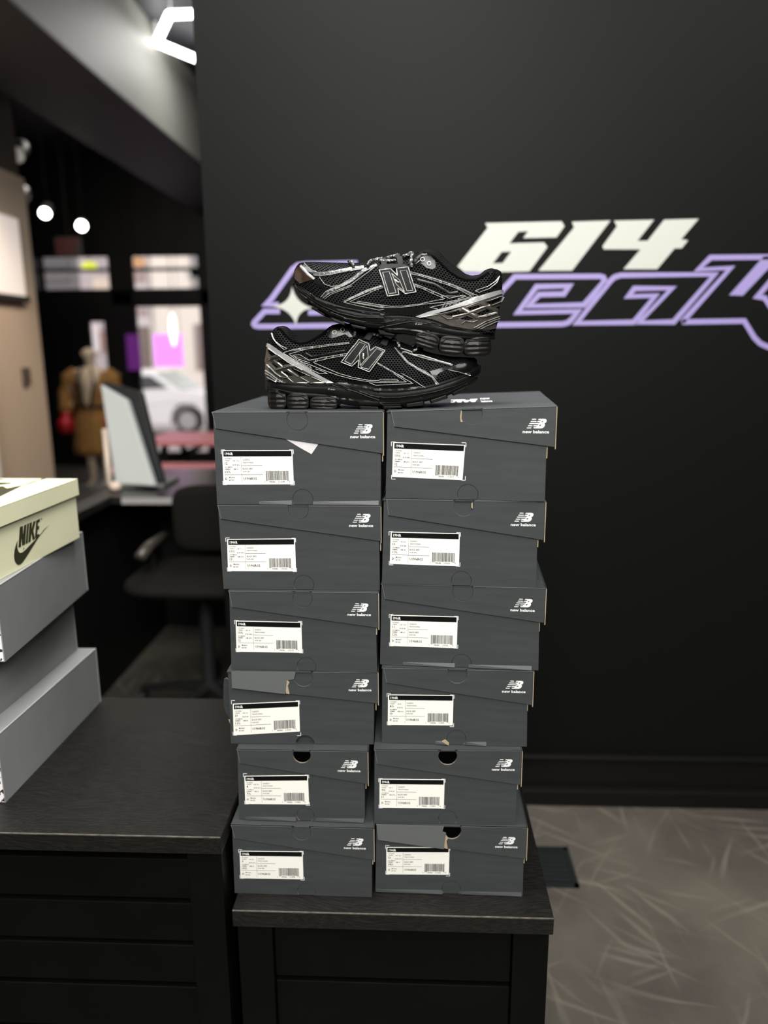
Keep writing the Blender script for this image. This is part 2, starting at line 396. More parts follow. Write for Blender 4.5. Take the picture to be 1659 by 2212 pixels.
# the middle letter, hidden behind the sneakers from the photograph's camera
n_ = [(800, 698), (885, 598), (1040, 594), (1052, 606), (980, 696), (930, 697), (985, 628), (925, 629), (868, 698)]
paint_line(m, n_, LW, closed=True)
o = m.build('outlined_word', MT['purple'], logo); o['label'] = 'lilac outlined letters'
def star_pts():
    T = [(835,585),(1195,945),(905,1240),(515,920)]; c = (868,925); out = []
    for i in range(4):
        a = T[i]; b = T[(i+1) % 4]; mid = (c[0]+((a[0]+b[0])/2-c[0])*0.22, c[1]+((a[1]+b[1])/2-c[1])*0.22)
        for k in range(9):
            t = 0.04+0.92*k/8; t1 = 1-t
            out.append((a[0]*t1*t1+2*mid[0]*t*t1+b[0]*t*t, a[1]*t1*t1+2*mid[1]*t*t1+b[1]*t*t))
    return S1(out)
m = MB(); m.plate([star_pts()], wmap, 0.0012, 0.0012)
o = m.build('sparkle', MT['wwhite'], logo); o['label'] = 'white four-pointed sparkle'

# ================================================================== BENCHES
ZR, ZL = 0.5, 0.628
def bench(name, label, x0, x1, yf, yb, zt, rows, legw):
    t = thing(name, ((x0+x1)/2, yf+.2, 0), label, 'bench', 'low black wooden benches')
    m = MB(); m.box((x0, yf, zt-0.028), (x1, yb, zt)); m.build('bench_top', MT['bench'], t, bevel=0.0015)
    m = MB(); m.box((x0+.001, yf-0.0006, zt-0.0012), (x1-.001, yf+.0012, zt+0.0003)); o = m.build('worn_edge', MT['bench_edge'], t)
    o['label'] = 'pale rubbed front edge of the bench top'
    ix = 0.004
    for sx in (0, 1):
        for sy in (0, 1):
            xa = x0+ix if sx == 0 else x1-ix-legw; ya = yf+0.010 if sy == 0 else yb-0.01-legw
            m = MB(); m.box((xa, ya, 0), (xa+legw, ya+legw, zt-0.0285)); m.build('leg', MT['bench_paint'], t, bevel=0.001)
    zc = zt-0.0285
    for (za, zb_) in rows:
        m = MB(); m.box((x0+ix+legw+.001, yf+0.020, zb_), (x1-ix-legw-.001, yf+0.036, za)); m.build('front_board', MT['bench_paint'], t, bevel=0.0012)
    m = MB(); m.box((x0+ix+legw, yf+0.05, 0.05), (x1-ix-legw, yb-.03, zc)); m.build('cabinet_body', MT['black'], t)
    for x in (x0+ix+0.006, x1-ix-0.012):
        m = MB(); m.box((x, yf+0.010+legw, 0.05), (x+0.006, yb-0.01-legw, zc)); m.build('side_panel', MT['bench_paint'], t)
    return t
def zy(y, Y, x=700): return onY(x, y, Y).z
zr = [zy(q, 0.942, 800) for q in (2014, 2113, 2124, 2260)]
bench('bench', 'lower black bench with a worn front edge, under the two columns of shoe boxes', -0.2672, 0.2003, 0.9222, 1.335, ZR,
      [(ZR-.029, zr[1]), (zr[2], zr[3]), (zr[3]-.01, 0.04)], 0.052)
zl = [zy(q, 0.932, 200) for q in (1852, 1936, 1947, 2027, 2037, 2116, 2127, 2215)]
bench('bench', 'taller black bench on the left, under the lime and grey boxes', -1.45, -0.2735, 0.912, 1.335, ZL,
      [(zl[0], zl[1]), (zl[2], zl[3]), (zl[4], zl[5]), (zl[6], zl[7]), (zl[7]-.01, zl[7]-.07), (zl[7]-.08, .04)], 0.050)

# ================================================================== SHOE BOXES
NB_BARS = [[(600,268),(722,268),(735,300),(582,300)], [(556,345),(742,345),(755,378),(542,378)], [(512,418),(870,418),(860,450),(497,450)],
           [(472,495),(612,495),(612,525),(455,525)], [(428,568),(585,568),(570,600),(413,600)]]
NB_B = [[(820,268),(1020,268),(1065,283),(1088,315),(1085,362),(1060,400),(1012,430),(1032,455),(1034,495),(1010,545),(970,582),(905,600),(660,600),
         (645,562),(752,555),(752,530),(640,525),(645,495),(800,488),(800,470),(850,452),(870,418),(850,410),(866,386),(765,378),(785,345),(885,336),(892,312),(797,306)],
        [(912,388),(938,340),(976,338),(962,372),(935,390)], [(832,520),(858,472),(912,464),(902,495),(872,518)]]
def nb_mark(mb, mapf, x0, x1, yb, mi, d):
    """stacked NB mark above the words; x0..x1 spans the words, yb = baseline"""
    k = (x1-x0)/900.0
    f = lambda p: (x0+(p[0]-285)*k, yb+(765-p[1])*k)
    for b in NB_BARS: mb.plate([[f(p) for p in b]], mapf, d, d, mi)
    mb.plate([[f(p) for p in l] for l in NB_B], mapf, d, d, mi)
    put_text(mb, 'new balance', mapf, x0, yb, 102*k, mi, width=x1-x0, d=d, bold=0.03)

def notch(poly, edge, cu, cz, r, n=16):
    """polygon (list of (u,z)) with a circular bite where the circle crosses poly edge 'edge' -> (edge+1)"""
    a = Vector(poly[edge]); b = Vector(poly[(edge+1) % len(poly)])
    d = (b-a).normalized(); c = Vector((cu, cz)); q = a+d*((c-a).dot(d)); h = (c-q).length
    s = math.sqrt(max(1e-9, r*r-h*h)); p0 = q-d*s; p1 = q+d*s
    nrm = Vector((-d.y, d.x))      # inward for counter-clockwise polygons
    A0 = math.atan2(*(p0-c).yx); A1 = math.atan2(*(p1-c).yx)
    # travel from p0 to p1 through the inside
    best = None
    for sgn in (1, -1):
        da = (A1-A0) % (2*PI) if sgn > 0 else -((A0-A1) % (2*PI))
        mid = c+Vector((math.cos(A0+da/2), math.sin(A0+da/2)))*r
        sc_ = (mid-q).dot(nrm)
        if best is None or sc_ > best[0]: best = (sc_, da)
    da = best[1]
    arc = [tuple(c+Vector((math.cos(A0+da*i/n), math.sin(A0+da*i/n)))*r) for i in range(n+1)]
    return [tuple(p) for p in poly[:edge+1]] + arc + [tuple(p) for p in poly[edge+1:]], arc

def label_art(mb, mp, d, data):
    us, wo, uk, eu, cm, bc, e = data
    M_ = lambda u, v, dd: mp(u, v, dd)
    rect = lambda u0, v0, u1, v1, mi, dd: mb.face([M_(u0, v0, dd), M_(u1, v0, dd), M_(u1, v1, dd), M_(u0, v1, dd)], mi)
    rect(.018, .022, .985, .178, 1, d)
    T = lambda s, u, v, h, mi=1, b=0.0, w=None: put_text(mb, s, lambda x, y, dd: M_(x, y, dd), u, v, -h, mi, width=w, d=d*1.6 if mi == 2 else d, bold=b)
    def TT(s, u, v, h, mi=1, b=0.0, w=None):
        vs, fs, wd_ = text2d(s, b if b else .010, 0.0, 1)
        sx = (w/wd_) if w else h*0.47
        mb.mesh([M_(u+a[0]*sx, v-a[1]*h, d*1.7 if mi == 2 else d) for a in vs], fs, mi)
    TT('1906R', .04, .138, .078, 2, .03, .115)
    TT('US/UNISEX', .03, .255, .035, 3, 0, .10); TT('UNISEX', .03, .315, .035, 3, 0, .075)
    TT(us, .032, .415, .072, 1, .015); TT('WOMENS', .03, .505, .035, 3, 0, .11); TT('FEMMES', .03, .562, .035, 3, 0, .08); TT(wo, .032, .66, .072, 1, .015)
    TT('UK '+uk, .145, .325, .042, 3); TT('EUR '+eu, .145, .445, .042, 3); TT('CM '+cm, .145, .57, .042, 3)
    rect(.265, .19, .268, .94, 1, d); rect(.265, .44, .565, .449, 1, d); rect(.02, .70, .57, .709, 1, d)
    TT('CLASSICS', .285, .295, .045, 1, .01, .105); TT('TRADITIONNELS', .285, .375, .036, 3, 0, .16)
    TT('BLACK GREY', .285, .56, .048, 1, .01, .145); TT('NOIR GRIS', .285, .642, .04, 1, 0, .10)
    TT('U1906ROS', .288, .86, .075, 1, .02, .19); TT('D', .032, .86, .066, 1, .02); TT('Medium', .085, .805, .045, 1, 0, .085); TT('MOYEN', .085, .885, .038, 1, 0, .07)
    rnd = random.Random(int(bc)+3); x = .612
    while x < .93:
        w = rnd.choice((.0022, .0022, .0045, .0065)); rect(x, .60, x+w, .875 if .645 < x < .9 else .90, 1, d); x += w+rnd.choice((.0025, .0025, .005))
    TT('1', .585, .945, .048, 3); TT('98686', .655, .945, .048, 3, 0, .085); TT(bc, .785, .945, .048, 3, 0, .085); TT(e, .935, .945, .048, 3)

BOX = {}
def shoe_box(key, z0, c, label):
    bl, br = c['bl'], c['br']
    A = onZ(*bl, z0); B = onZ(*br, z0)
    A.z = B.z = z0
    du = (B-A); wid = du.length; du.normalize(); nin = Vector((-du.y, du.x, 0))      # away from camera
    def uz(px_, py_):
        p = onPlane(px_, py_, A, nin); return ((p-A).dot(du), p.z-z0)
    def mp(u, z, d): return A + du*u + Vector((0, 0, z)) - nin*d
    tl, tr = uz(*c['tl']), uz(*c['tr'])
    h = (tl[1]+tr[1])/2
    tilt = c.get('tilt', 0)
    hl, hr = (tl[1], tr[1]) if tilt else (h, h)
    dep = 0.335
    t = thing('shoe_box', A+du*wid/2+nin*dep/2, label, 'shoe box', 'grey shoe boxes stacked in two columns')
    R = 0.0140*(wid/0.212)**0.5
    # ---- body
    btl, btr = uz(*c['btl']), uz(*c['btr'])
    hb = lambda u: hl+(hr-hl)*u/wid - 0.0022
    body = [(0, 0), (wid, 0), (btr[0], hb(btr[0])), (btl[0], hb(btl[0]))]
    lc = uz(*c['lo']); lcz = lc[1]-R
    poly, arc = notch(body, 0, lc[0], lcz, R)
    m = MB()
    loops = [poly]
    if c.get('hole'):
        uo = uz(*c['up']); zo = uo[1]+R; kk = .97
        loops.append([(uo[0]+R*kk*math.cos(a), min(zo-.001+R*kk*math.sin(a), hb(uo[0])-.0012)) for a in np.linspace(0, 2*PI, 33)[:-1]])
    m.plate(loops, mp, -0.0016, 0.0, 0, side=1)
    for (xa_, xb_) in c.get('skirt', []):
        ua_, ub_ = uz(xa_, c['bl'][1])[0], uz(xb_, c['br'][1])[0]
        v_ = [mp(ua_, .0048, .0001), mp(ub_, .0062, .0001), mp(ub_, .0006, .0026), mp(ua_, .0006, .0012), mp(ua_, 0, .0001), mp(ub_, 0, .0001)]
        m.mesh(v_, [(0, 3, 2, 1), (3, 4, 5, 2), (0, 4, 3), (1, 2, 5)], 0)
    m.mesh([mp(u, z, -d) for d in (0.0016, dep) for (u, z) in body], [(0,1,5,4),(1,2,6,5),(2,3,7,6),(3,0,4,7),(4,5,6,7)], 0)
    # die-cut thumb tab of the base, pushed in where the photo shows it dark
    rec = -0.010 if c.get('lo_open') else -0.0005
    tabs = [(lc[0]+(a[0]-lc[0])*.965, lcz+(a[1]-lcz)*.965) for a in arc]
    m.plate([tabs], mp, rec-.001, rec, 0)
    if c.get('lo_open'): m.plate([[(a[0], a[1]) for a in arc]], mp, -.013, -.0125, 2)  # black plate painted in for the dark inside the open hole
    # side tuck panels standing proud of the front edge on the right
    zq = uz(*c['fbr'])[1]
    m.mesh([mp(btr[0]+.0010, z, -d) for z in (h*.47, zq+.004) for d in (0.001, 0.02)] + [mp(btr[0]+.0022, z, -d) for z in (h*.47, zq+.004) for d in (0.001, 0.02)],
           [(0,1,3,2),(4,5,7,6),(0,2,6,4),(1,3,7,5),(0,1,5,4),(2,3,7,6)], 1)
    q = [uz(*p) for p in c['lab']]
    # printed corner brackets under the sticker
    x0 = min(q[0][0], q[3][0])-.0012; x1 = max(q[1][0], q[2][0])+.0012; za = max(q[0][1], q[1][1])+.0006; zb = min(q[2][1], q[3][1])-.0006
    for (x, sx) in ((x0, 1), (x1, -1)):
        for (z, sz) in ((za, -1), (zb, 1)):
            e = .0008
            for (ua, ub_, va, vb) in ((x, x+sx*.006, z, z+sz*e), (x, x+sx*e, z, z+sz*.006)):
                m.face([mp(ua, va, .00012), mp(ub_, va, .00012), mp(ub_, vb, .00012), mp(ua, vb, .00012)], 3)
    o = m.build('box_base', [MT['card'], MT['kraft'], MT['black'], MT['white']], t)
    # ---- lid: top panel, slanted front flap, narrow side returns
    m = MB()
    f_tl, f_bl, f_br = uz(*c['ftl']), uz(*c['fbl']), uz(*c['fbr'])
    f_tr = (tr[0], 0)
    ht = lambda u: hl+(hr-hl)*u/wid
    utl, utr = f_tl[0], tr[0]
    flap = [(f_bl[0], f_bl[1]), (f_br[0], f_br[1]), (utr, ht(utr)), (utl, ht(utl))]
    uc = uz(*c['up']); ucz = uc[1]+R
    poly, arc = notch(flap, 2, uc[0], ucz, R)
    T0, T1 = 0.0008, 0.0024
    bend = c.get('bend')
    if bend:
        ub = uz(bend, c['fbr'][1])[0]
        def fm(u, z, d):
            k = max(0.0, min(1.0, (ub-u)/0.012)); k = k*k*(3-2*k)
            return mp(u, z, d + k*(ht(u)-z)*0.62)
        # denser outline for the peeled half
        def dens(pl):
            out = []
            for i, p in enumerate(pl):
                q = pl[(i+1) % len(pl)]; L_ = math.hypot(q[0]-p[0], q[1]-p[1]); n = max(1, int(L_/0.012))
                out += [(p[0]+(q[0]-p[0])*k/n, p[1]+(q[1]-p[1])*k/n) for k in range(n)]
            return out
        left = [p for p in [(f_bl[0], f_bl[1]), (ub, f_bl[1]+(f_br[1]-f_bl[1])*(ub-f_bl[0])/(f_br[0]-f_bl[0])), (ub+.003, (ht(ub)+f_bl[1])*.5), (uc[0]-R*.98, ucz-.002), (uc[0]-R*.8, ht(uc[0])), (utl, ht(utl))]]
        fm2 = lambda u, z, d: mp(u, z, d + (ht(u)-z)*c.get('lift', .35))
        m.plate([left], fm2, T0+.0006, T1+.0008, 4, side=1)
        right = [(left[1][0]-.001, left[1][1]-0.0005), (f_br[0], f_br[1]), (utr, ht(utr))]
        a2 = [p for p in arc if p[1] < ht(uc[0])]
        right = right + a2 + [(left[3][0], left[3][1]), (left[2][0], left[2][1])]
        m.plate([right], mp, T0, T1, 0, side=1)
        kx, kz = left[1]
        m.plate([[(kx+.001, kz), (kx+.006, kz-.001), (kx+.004, kz+.012), (kx+.0065, kz+.017), (kx+.003, kz+.022), (kx+.0005, kz+.010)]], mp, T1, T1+.0012, 2)
    else:
        m.plate([poly], mp, T0, T1, 0, side=1)
    if c.get('up_open'):
        pass
    else:
        m.plate([[(uc[0]+(a[0]-uc[0])*.965, ucz+(a[1]-ucz)*.965) for a in arc]], mp, T0, T1-.0005, 0)
    # top panel
    xl, xr = min(utl, btl[0])-.0008, utr
    vs = [mp(u, ht(u)+e, T1*s_-(1-s_)*dep) for (u, s_) in ((xl, 1), (xr, 1), (xr, 0), (xl, 0)) for e in (-.0016, 0)]
    m.mesh(vs, [(0,2,4,6),(1,3,5,7),(0,2,3,1),(2,4,5,3),(4,6,7,5),(6,0,1,7)], 0)
    # right return: thin side wall of the lid
    zr_ = f_br[1]
    vs = [mp(u, z, -d) for u in (utr-.0005, utr+.0010) for (z, d) in ((zr_-.003, -T1), (ht(utr), -T1), (ht(utr), dep), (ht(utr)-.03, dep))]
    m.mesh(vs, [(0,1,2,3),(4,5,6,7),(0,1,5,4),(1,2,6,5),(2,3,7,6),(3,0,4,7)], 0)
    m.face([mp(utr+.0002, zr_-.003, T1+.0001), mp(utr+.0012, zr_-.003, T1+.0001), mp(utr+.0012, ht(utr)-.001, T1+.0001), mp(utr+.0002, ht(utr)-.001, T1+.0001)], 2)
    # worn fold lines, their highlight painted in pale
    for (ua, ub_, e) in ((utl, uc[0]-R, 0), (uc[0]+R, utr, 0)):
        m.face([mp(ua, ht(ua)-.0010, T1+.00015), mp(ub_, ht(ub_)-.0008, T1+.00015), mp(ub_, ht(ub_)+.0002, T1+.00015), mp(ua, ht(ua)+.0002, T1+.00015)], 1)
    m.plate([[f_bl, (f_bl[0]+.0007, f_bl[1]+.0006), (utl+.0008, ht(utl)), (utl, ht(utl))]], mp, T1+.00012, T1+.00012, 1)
    # printed mark
    e0, e1 = uz(c['lg'][0], c['lg'][2]), uz(c['lg'][1], c['lg'][2])
    nb_mark(m, mp, e0[0], e1[0], e0[1], 3, T1+.0003)
    if c.get('topprint'):
        zt = z0+hl+(hr-hl)*.6
        def tp(u, v, d):
            p = onZ(974+u*58, 869-v*7.6, zt); q = mp(0, 0, 0); uu = (p-A).dot(du); return Vector((p.x, p.y, z0+ht(uu)+.0004))
        k = [[(0,0),(.12,0),(.18,.55),(.26,0),(.38,0),(.44,.55),(.52,0),(.63,0),(.69,.5),(.78,0),(.9,0),(1,1),(.72,1),(.70,.75),(.55,.75),(.53,1),(.35,1),(.2,1),(0,1),(0,.72),(.1,.72),(.08,.45),(0,.45)]]
        m.plate(k, tp, 0, 0, 3)
        def tp2(u, v, d):
            p = onZ(1040+u*22+v*-4, 870-v*12, zt); uu = (p-A).dot(du); return Vector((p.x, p.y, z0+ht(uu)+.0004))
        put_text(m, 'new', tp2, 0.0, .55, .42, 3, width=.95, bold=.03); put_text(m, 'balance', tp2, 0, 0.02, .42, 3, width=1.1, bold=.03)
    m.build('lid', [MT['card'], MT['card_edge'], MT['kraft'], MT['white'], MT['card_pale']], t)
    # ---- sticker
    q = [uz(*p) for p in c['lab']]      # TL TR BR BL
    def lm(u, v, d):
        a = (q[0][0]*(1-u)+q[1][0]*u, q[0][1]*(1-u)+q[1][1]*u); b = (q[3][0]*(1-u)+q[2][0]*u, q[3][1]*(1-u)+q[2][1]*u)
        return mp(a[0]*(1-v)+b[0]*v, a[1]*(1-v)+b[1]*v, d)
    m = MB(); m.plate([[(0.006,0),(.994,0),(1,.014),(1,.986),(.994,1),(.006,1),(0,.986),(0,.014)]], lm, 0.0001, 0.0004, 0)
    label_art(m, lm, 0.0006, c['d'])
    m.build('size_label', [MT['label'], MT['ink'], MT['white'], MT['ink2']], t)
    BOX[key] = dict(A=A, du=du, nin=nin, mp=mp, uz=uz, wid=wid, hl=hl, hr=hr, root=t, ztop=z0+h)
    return z0+h
HALF = '\u00bd'
CFG = {
'L1': dict(skirt=[(560,631),(676,818)],tl=(459,889),tr=(827,889),bl=(469,1090),br=(822,1091),btl=(460,890),btr=(823,892),ftl=(459,889),fbl=(466.5,925),fbr=(827,979),up=(643.5,930),lo=(653.4,1056.5),lg=(757,811,946),
  lab=[(479.8,972.6),(631.7,972.1),(634.8,1046),(483,1047)],d=('12','13'+HALF,'11'+HALF,'46'+HALF,'30','11504','7')),
'L2': dict(tl=(470,1091),tr=(822,1092),bl=(483,1272),br=(820,1275),btl=(471,1092),btr=(819,1093),ftl=(471,1092),fbl=(478,1120),fbr=(823,1168),up=(645.7,1121.6),lo=(655.8,1242),lg=(754.7,806.5,1137),
  lab=[(490.6,1164.3),(637.2,1163),(639.6,1234),(492.6,1233.5)],d=('11'+HALF,'13','11','45'+HALF,'29'+HALF,'11503','0')),
'L3': dict(tl=(494,1275),tr=(817,1279),bl=(500,1446),br=(814,1452),btl=(495,1276),btr=(810,1279),ftl=(495,1275),fbl=(501.6,1310),fbr=(818,1355),up=(654.4,1311.8),lo=(661.3,1420),lg=(751.3,801.7,1328.3),
  lab=[(509,1340.5),(651,1343.5),(653,1410),(511,1407.6)],d=('10'+HALF,'12','10','44'+HALF,'28'+HALF,'11501','6')),
'L4': dict(tl=(500,1447),tr=(816,1452),bl=(499,1606),br=(807,1608),btl=(492,1449),btr=(809,1453),ftl=(500.5,1448),fbl=(502.8,1483),fbr=(818,1518),up=(656.7,1481.8),up_open=1,lo=(658.5,1588.3),lo_open=1,lg=(753.6,802.6,1491),bend=618,lift=.07,
  lab=[(502.8,1520),(646,1514),(648,1580),(505,1588)],d=('10','11'+HALF,'9'+HALF,'44','28','11500','9')),
'L5': dict(hole=1,skirt=[(530,640),(682,786)],tl=(512,1617),tr=(794,1622),bl=(517,1770),br=(788,1776),btl=(512.5,1618),btr=(787,1623),ftl=(512.4,1617),fbl=(518.8,1646.6),fbr=(797,1692),up=(652.8,1647),up_open=1,lo=(659,1743),lg=(730,779,1664.7),
  lab=[(527.7,1675.7),(665.4,1674),(667.7,1737.5),(530,1736.4)],d=('8','9'+HALF,'7'+HALF,'41'+HALF,'26','11496','5')),
'L6': dict(tl=(500,1779),tr=(807,1789),bl=(507,1929),br=(803,1938),btl=(501,1780),btr=(802,1789),ftl=(500,1780),fbl=(507.8,1809),fbr=(807.4,1855.5),up=(652.6,1812.7),lo=(661.3,1908),lg=(743.3,790.7,1831),
  lab=[(517.6,1837.6),(654,1839),(655.5,1899),(519.7,1897)],d=('9','10'+HALF,'8'+HALF,'42'+HALF,'27','11498','9')),
'R1': dict(tl=(837,888),tr=(1202,877),bl=(833,1076),br=(1177,1083),btl=(837,888),btr=(1183,879),ftl=(844.6,887.4),fbl=(852,921),fbr=(1199,965),up=(1019,917.8),up_open=1,lo=(1010.9,1045.8),lg=(1128.7,1185.6,935),tilt=1,topprint=1,
  lab=[(849.5,955),(1005.2,961),(999,1037),(847,1030)],d=('10'+HALF,'12','10','44'+HALF,'28'+HALF,'11501','6')),
'R2': dict(tl=(828.5,1077),tr=(1178,1083),bl=(825,1261),br=(1158,1269),btl=(829,1078),btr=(1163,1083),ftl=(834.7,1078.5),fbl=(839.2,1112.3),fbr=(1174.5,1165.7),up=(1001.5,1114.8),up_open=1,lo=(997,1233.4),lg=(1102.8,1157,1135),
  lab=[(844,1148.4),(993.3,1152),(991.6,1223),(842,1218)],d=('10','11'+HALF,'9'+HALF,'44','28','11500','9')),
'R3': dict(skirt=[(870,982),(1012,1148)],tl=(824,1262),tr=(1179,1267),bl=(821,1435),br=(1163,1448),btl=(824,1263),btr=(1166,1268),ftl=(824.6,1262.8),fbl=(831.6,1293),fbr=(1174,1344),up=(999.2,1297.6),lo=(997.4,1412.8),lg=(1102.2,1154.9,1318.7),
  lab=[(843.6,1328),(988.7,1331.7),(986.8,1400),(842.4,1395)],d=('11','12'+HALF,'10'+HALF,'45','29','11502','3')),
'R4': dict(skirt=[(940,965),(1007,1050)],tl=(825,1440),tr=(1152,1449),bl=(825,1604),br=(1138,1613),btl=(826,1441),btr=(1140,1449),ftl=(828.3,1440.3),fbl=(834.7,1473.4),fbr=(1148,1521),up=(987.5,1474.6),up_open=1,lo=(986.3,1576.6),lg=(1083.9,1134.9,1494),
  lab=[(838.2,1500),(979.7,1501.4),(978,1566.8),(837.7,1565.6)],d=('8'+HALF,'10','8','42','26'+HALF,'11497','2')),
'R5': dict(hole=1,tl=(808.5,1614.6),tr=(1127,1623),bl=(808.5,1778),br=(1114,1781),btl=(809,1615),btr=(1118.5,1623),ftl=(809.3,1615),fbl=(814.7,1648.7),fbr=(1122.4,1693.2),up=(966.7,1651),up_open=1,lo=(967.2,1750.5),lg=(1061.9,1111.3,1662.3),
  lab=[(820,1682),(960.5,1683.3),(958.8,1746.3),(819.7,1744.3)],d=('9'+HALF,'11','9','43','27'+HALF,'11499','6')),
'R6': dict(hole=1,skirt=[(813,955),(996,1126)],tl=(813.5,1779),tr=(1138.5,1785),bl=(811,1926),br=(1129,1935),btl=(813,1780),btr=(1133,1785),ftl=(813.5,1779),fbl=(816.7,1809.8),fbr=(1136,1853),up=(975.4,1811),up_open=1,lo=(975.4,1902.5),lg=(1069.3,1117.5,1828.4),bend=958,lift=.07,
  lab=[(834.5,1829.6),(971,1830),(969.7,1889.4),(834.5,1888.4)],d=('13','14'+HALF,'12'+HALF,'47'+HALF,'31','11505','4')),
}
LAB = {
'L1': 'topmost grey shoe box of the left column, tissue corner poking out, size 12',
'L2': 'grey shoe box of the left column labelled size 11 and a half, second from top',
'L3': 'grey shoe box, third from top of the left column, size 10 and a half',
'L4': 'grey shoe box with peeled pale lid flap and a tab sticking out, left column',
'L5': 'narrow grey shoe box labelled size 8, second from the bottom of the left column',
'L6': 'lowest grey shoe box of the left column, standing on the bench, size 9',
'R1': 'topmost grey shoe box of the right column, white print on its lid top',
'R2': 'grey shoe box, second from top of the right column, size 10 label',
'R3': 'grey shoe box, third from top of the right column, size 11 label',
'R4': 'grey shoe box, right column, torn lower thumb hole, size 8 and a half',
'R5': 'grey shoe box, second from bottom of the right column, with dark open thumb hole',
'R6': 'lowest grey shoe box of the right column, peeled pale lid flap, size 13',
}
for col in 'LR':
    z = ZR+0.0002
    for i in range(6, 0, -1):
        k = '%s%d' % (col, i)
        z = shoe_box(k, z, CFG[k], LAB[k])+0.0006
# tissue corner hanging out of the top left box
b = BOX['L1']
pp = [b['uz'](*p) for p in ((610,944),(690,956),(673,981),(648,967))]
m = MB(); m.plate([pp], b['mp'], .0003, .00055, 0)
tag(m.build('tissue_paper', MT['tissue']), 'white tissue paper corner poking out under the lid of the topmost left box', 'paper')
# stray side tab of box L4, kraft tears
b = BOX['L4']
pp = [b['uz'](*p) for p in ((493,1492),(490,1487),(480,1481),(474,1486),(472,1500),(472,1530),(474,1550),(480,1562),(486,1568),(493,1569))]
m = MB(); m.plate([pp], lambda u, z, d: b['mp'](u, z, d-0.02-(0.004-u)*.6), 0, .0012, 0, side=1)
pp = [b['uz'](*p) for p in ((487,1568),(493,1569),(494,1583),(490,1576))]
m.plate([pp], lambda u, z, d: b['mp'](u, z, d-0.02), 0, .001, 1)
m.build('side_tab', [MT['card'], MT['kraft']], b['root'])
for k, pp in (('R4', ((955,1600),(962,1597),(970,1604),(969,1608),(963,1605))), ('R1', ((994,900),(996,886),(998,888),(997,904),(1000,911),(995,911))), ('R2', ((1018,1087),(1021,1084),(1021,1098),(1018,1096)))):
    b = BOX[k]; m = MB(); m.plate([[b['uz'](*p) for p in pp]], b['mp'], .0002, .0032, 0); m.build('torn_edge', MT['kraft'], b['root'])
b = BOX['R2']

# ================================================================== LEFT STACK
def tilted(ax, ay, ang):
    d = Vector((math.cos(ang), math.sin(ang), 0)); n = Vector((d.y, -d.x, 0))     # n points to +x (camera-facing side)
    return lambda s, q, z: Vector((ax, ay, 0)) + d*s - n*q + Vector((0, 0, z))
def grey_box(label, ax, ay, ang, length, wid, z0, z1, lid=None):
    f = tilted(ax, ay, math.radians(ang)); t = thing('drawer_shoe_box', f(length/2, wid/2, z0), label, 'shoe box', 'mid grey shoe boxes on the left bench')
    m = MB(); m.box((0, 0, z0), (length, wid, z1), 0, f); 
    m.box((-.0008, .0015, z0+.0015), (0, wid-.0015, z1-.0015), 1, f)
    e = .0011
    m.box((length-e, -e*.3, z0), (length+e*.3, e, z1), 2, f); m.box((0, -e*.3, z1-e), (length, e, z1+e*.3), 2, f)
    o = m.build('box_sleeve', [MT['grey'], MT['elephant'], MT['grey_edge']], t)
    return t
grey_box('mid grey shoe box lying flat on the left bench, lowest of its stack', -0.6235, 0.983, 88.7, 0.332, 0.23, ZL+.0002, ZL+.112)
grey_box('mid grey shoe box, middle one of the three plain grey boxes', -0.6575, 0.976, 88.5, 0.332, 0.23, ZL+.1128, ZL+.2215)
grey_box('mid grey shoe box directly under the lime green box, with cracked print on its end', -0.6085, 1.002, 93.9, 0.337, 0.23, ZL+.222, ZL+.338)
# lime box
f = tilted(-0.6235, 0.955, math.radians(88.7)); zb = ZL+.3385; LL = 0.338; LWd = 0.235
t = thing('lidded_shoe_box', f(LL/2, LWd/2, zb), 'pale lime green shoe box with dark swoosh print, on top of the grey stack', 'shoe box')
def nm(u, v, d): return f(u, -d, v)
# unproject helper on its long side
P0 = f(0, 0, 0); NN = (f(0, -1, 0)-f(0, 0, 0)); DD = f(1, 0, 0)-f(0, 0, 0)
def ns(x, y, off=0.0):
    p = onPlane(x, y, P0+NN*off, NN); return ((p-P0).dot(DD), p.z)
m = MB(); m.box((0, 0, zb), (LL, LWd, zb+.100), 0, f)
N1 = cv(230/1659, 0, 1010)
sw = N1([(272,1130),(245,1200),(222,1290),(215,1380),(225,1450),(248,1495),(278,1518),(315,1508),(350,1475),(400,1405),(500,1245),(600,1085),(700,960),(765,897),(690,955),(612,1055),(606,1035),(570,1055),(545,1125),(470,1200),(390,1285),(345,1322),(310,1332),(285,1310),(268,1260),(265,1200)])
m.plate([[ns(*p) for p in sw]], nm, .0004, .0004, 1)
for g in ([(305,928),(352,908),(357,1060),(372,900),(408,885),(385,1195),(342,1218),(333,1080),(322,1232),(283,1245)],
          [(420,878),(447,868),(428,1175),(393,1190)],
          [(458,862),(493,850),(488,960),(515,842),(552,832),(515,985),(540,1110),(505,1132),(484,1010),(473,1152),(436,1170)],
          [(560,826),(618,795),(614,845),(588,858),(584,915),(608,905),(603,960),(580,968),(575,1045),(605,1030),(604,1060),(540,1100)]):
    m.plate([[ns(*p) for p in N1(g)]], nm, .0005, .0005, 1)
for (x, y) in ((640, 800), (366, 1262)):
    c_ = ns(*N1([(x, y)])[0]); m.plate([[(c_[0]+math.cos(a)*.0016, c_[1]+math.sin(a)*.0013) for a in np.linspace(0, 5.6, 8)]], nm, .0005, .0005, 1)
m.build('box_base', [MT['lime'], MT['lime_print']], t)
m = MB(); e = .0045; zl0, zl1 = zb+.079, zb+.1085
m.box((-e, -e, zl1-.0015), (LL+e, LWd+e, zl1), 0, f)
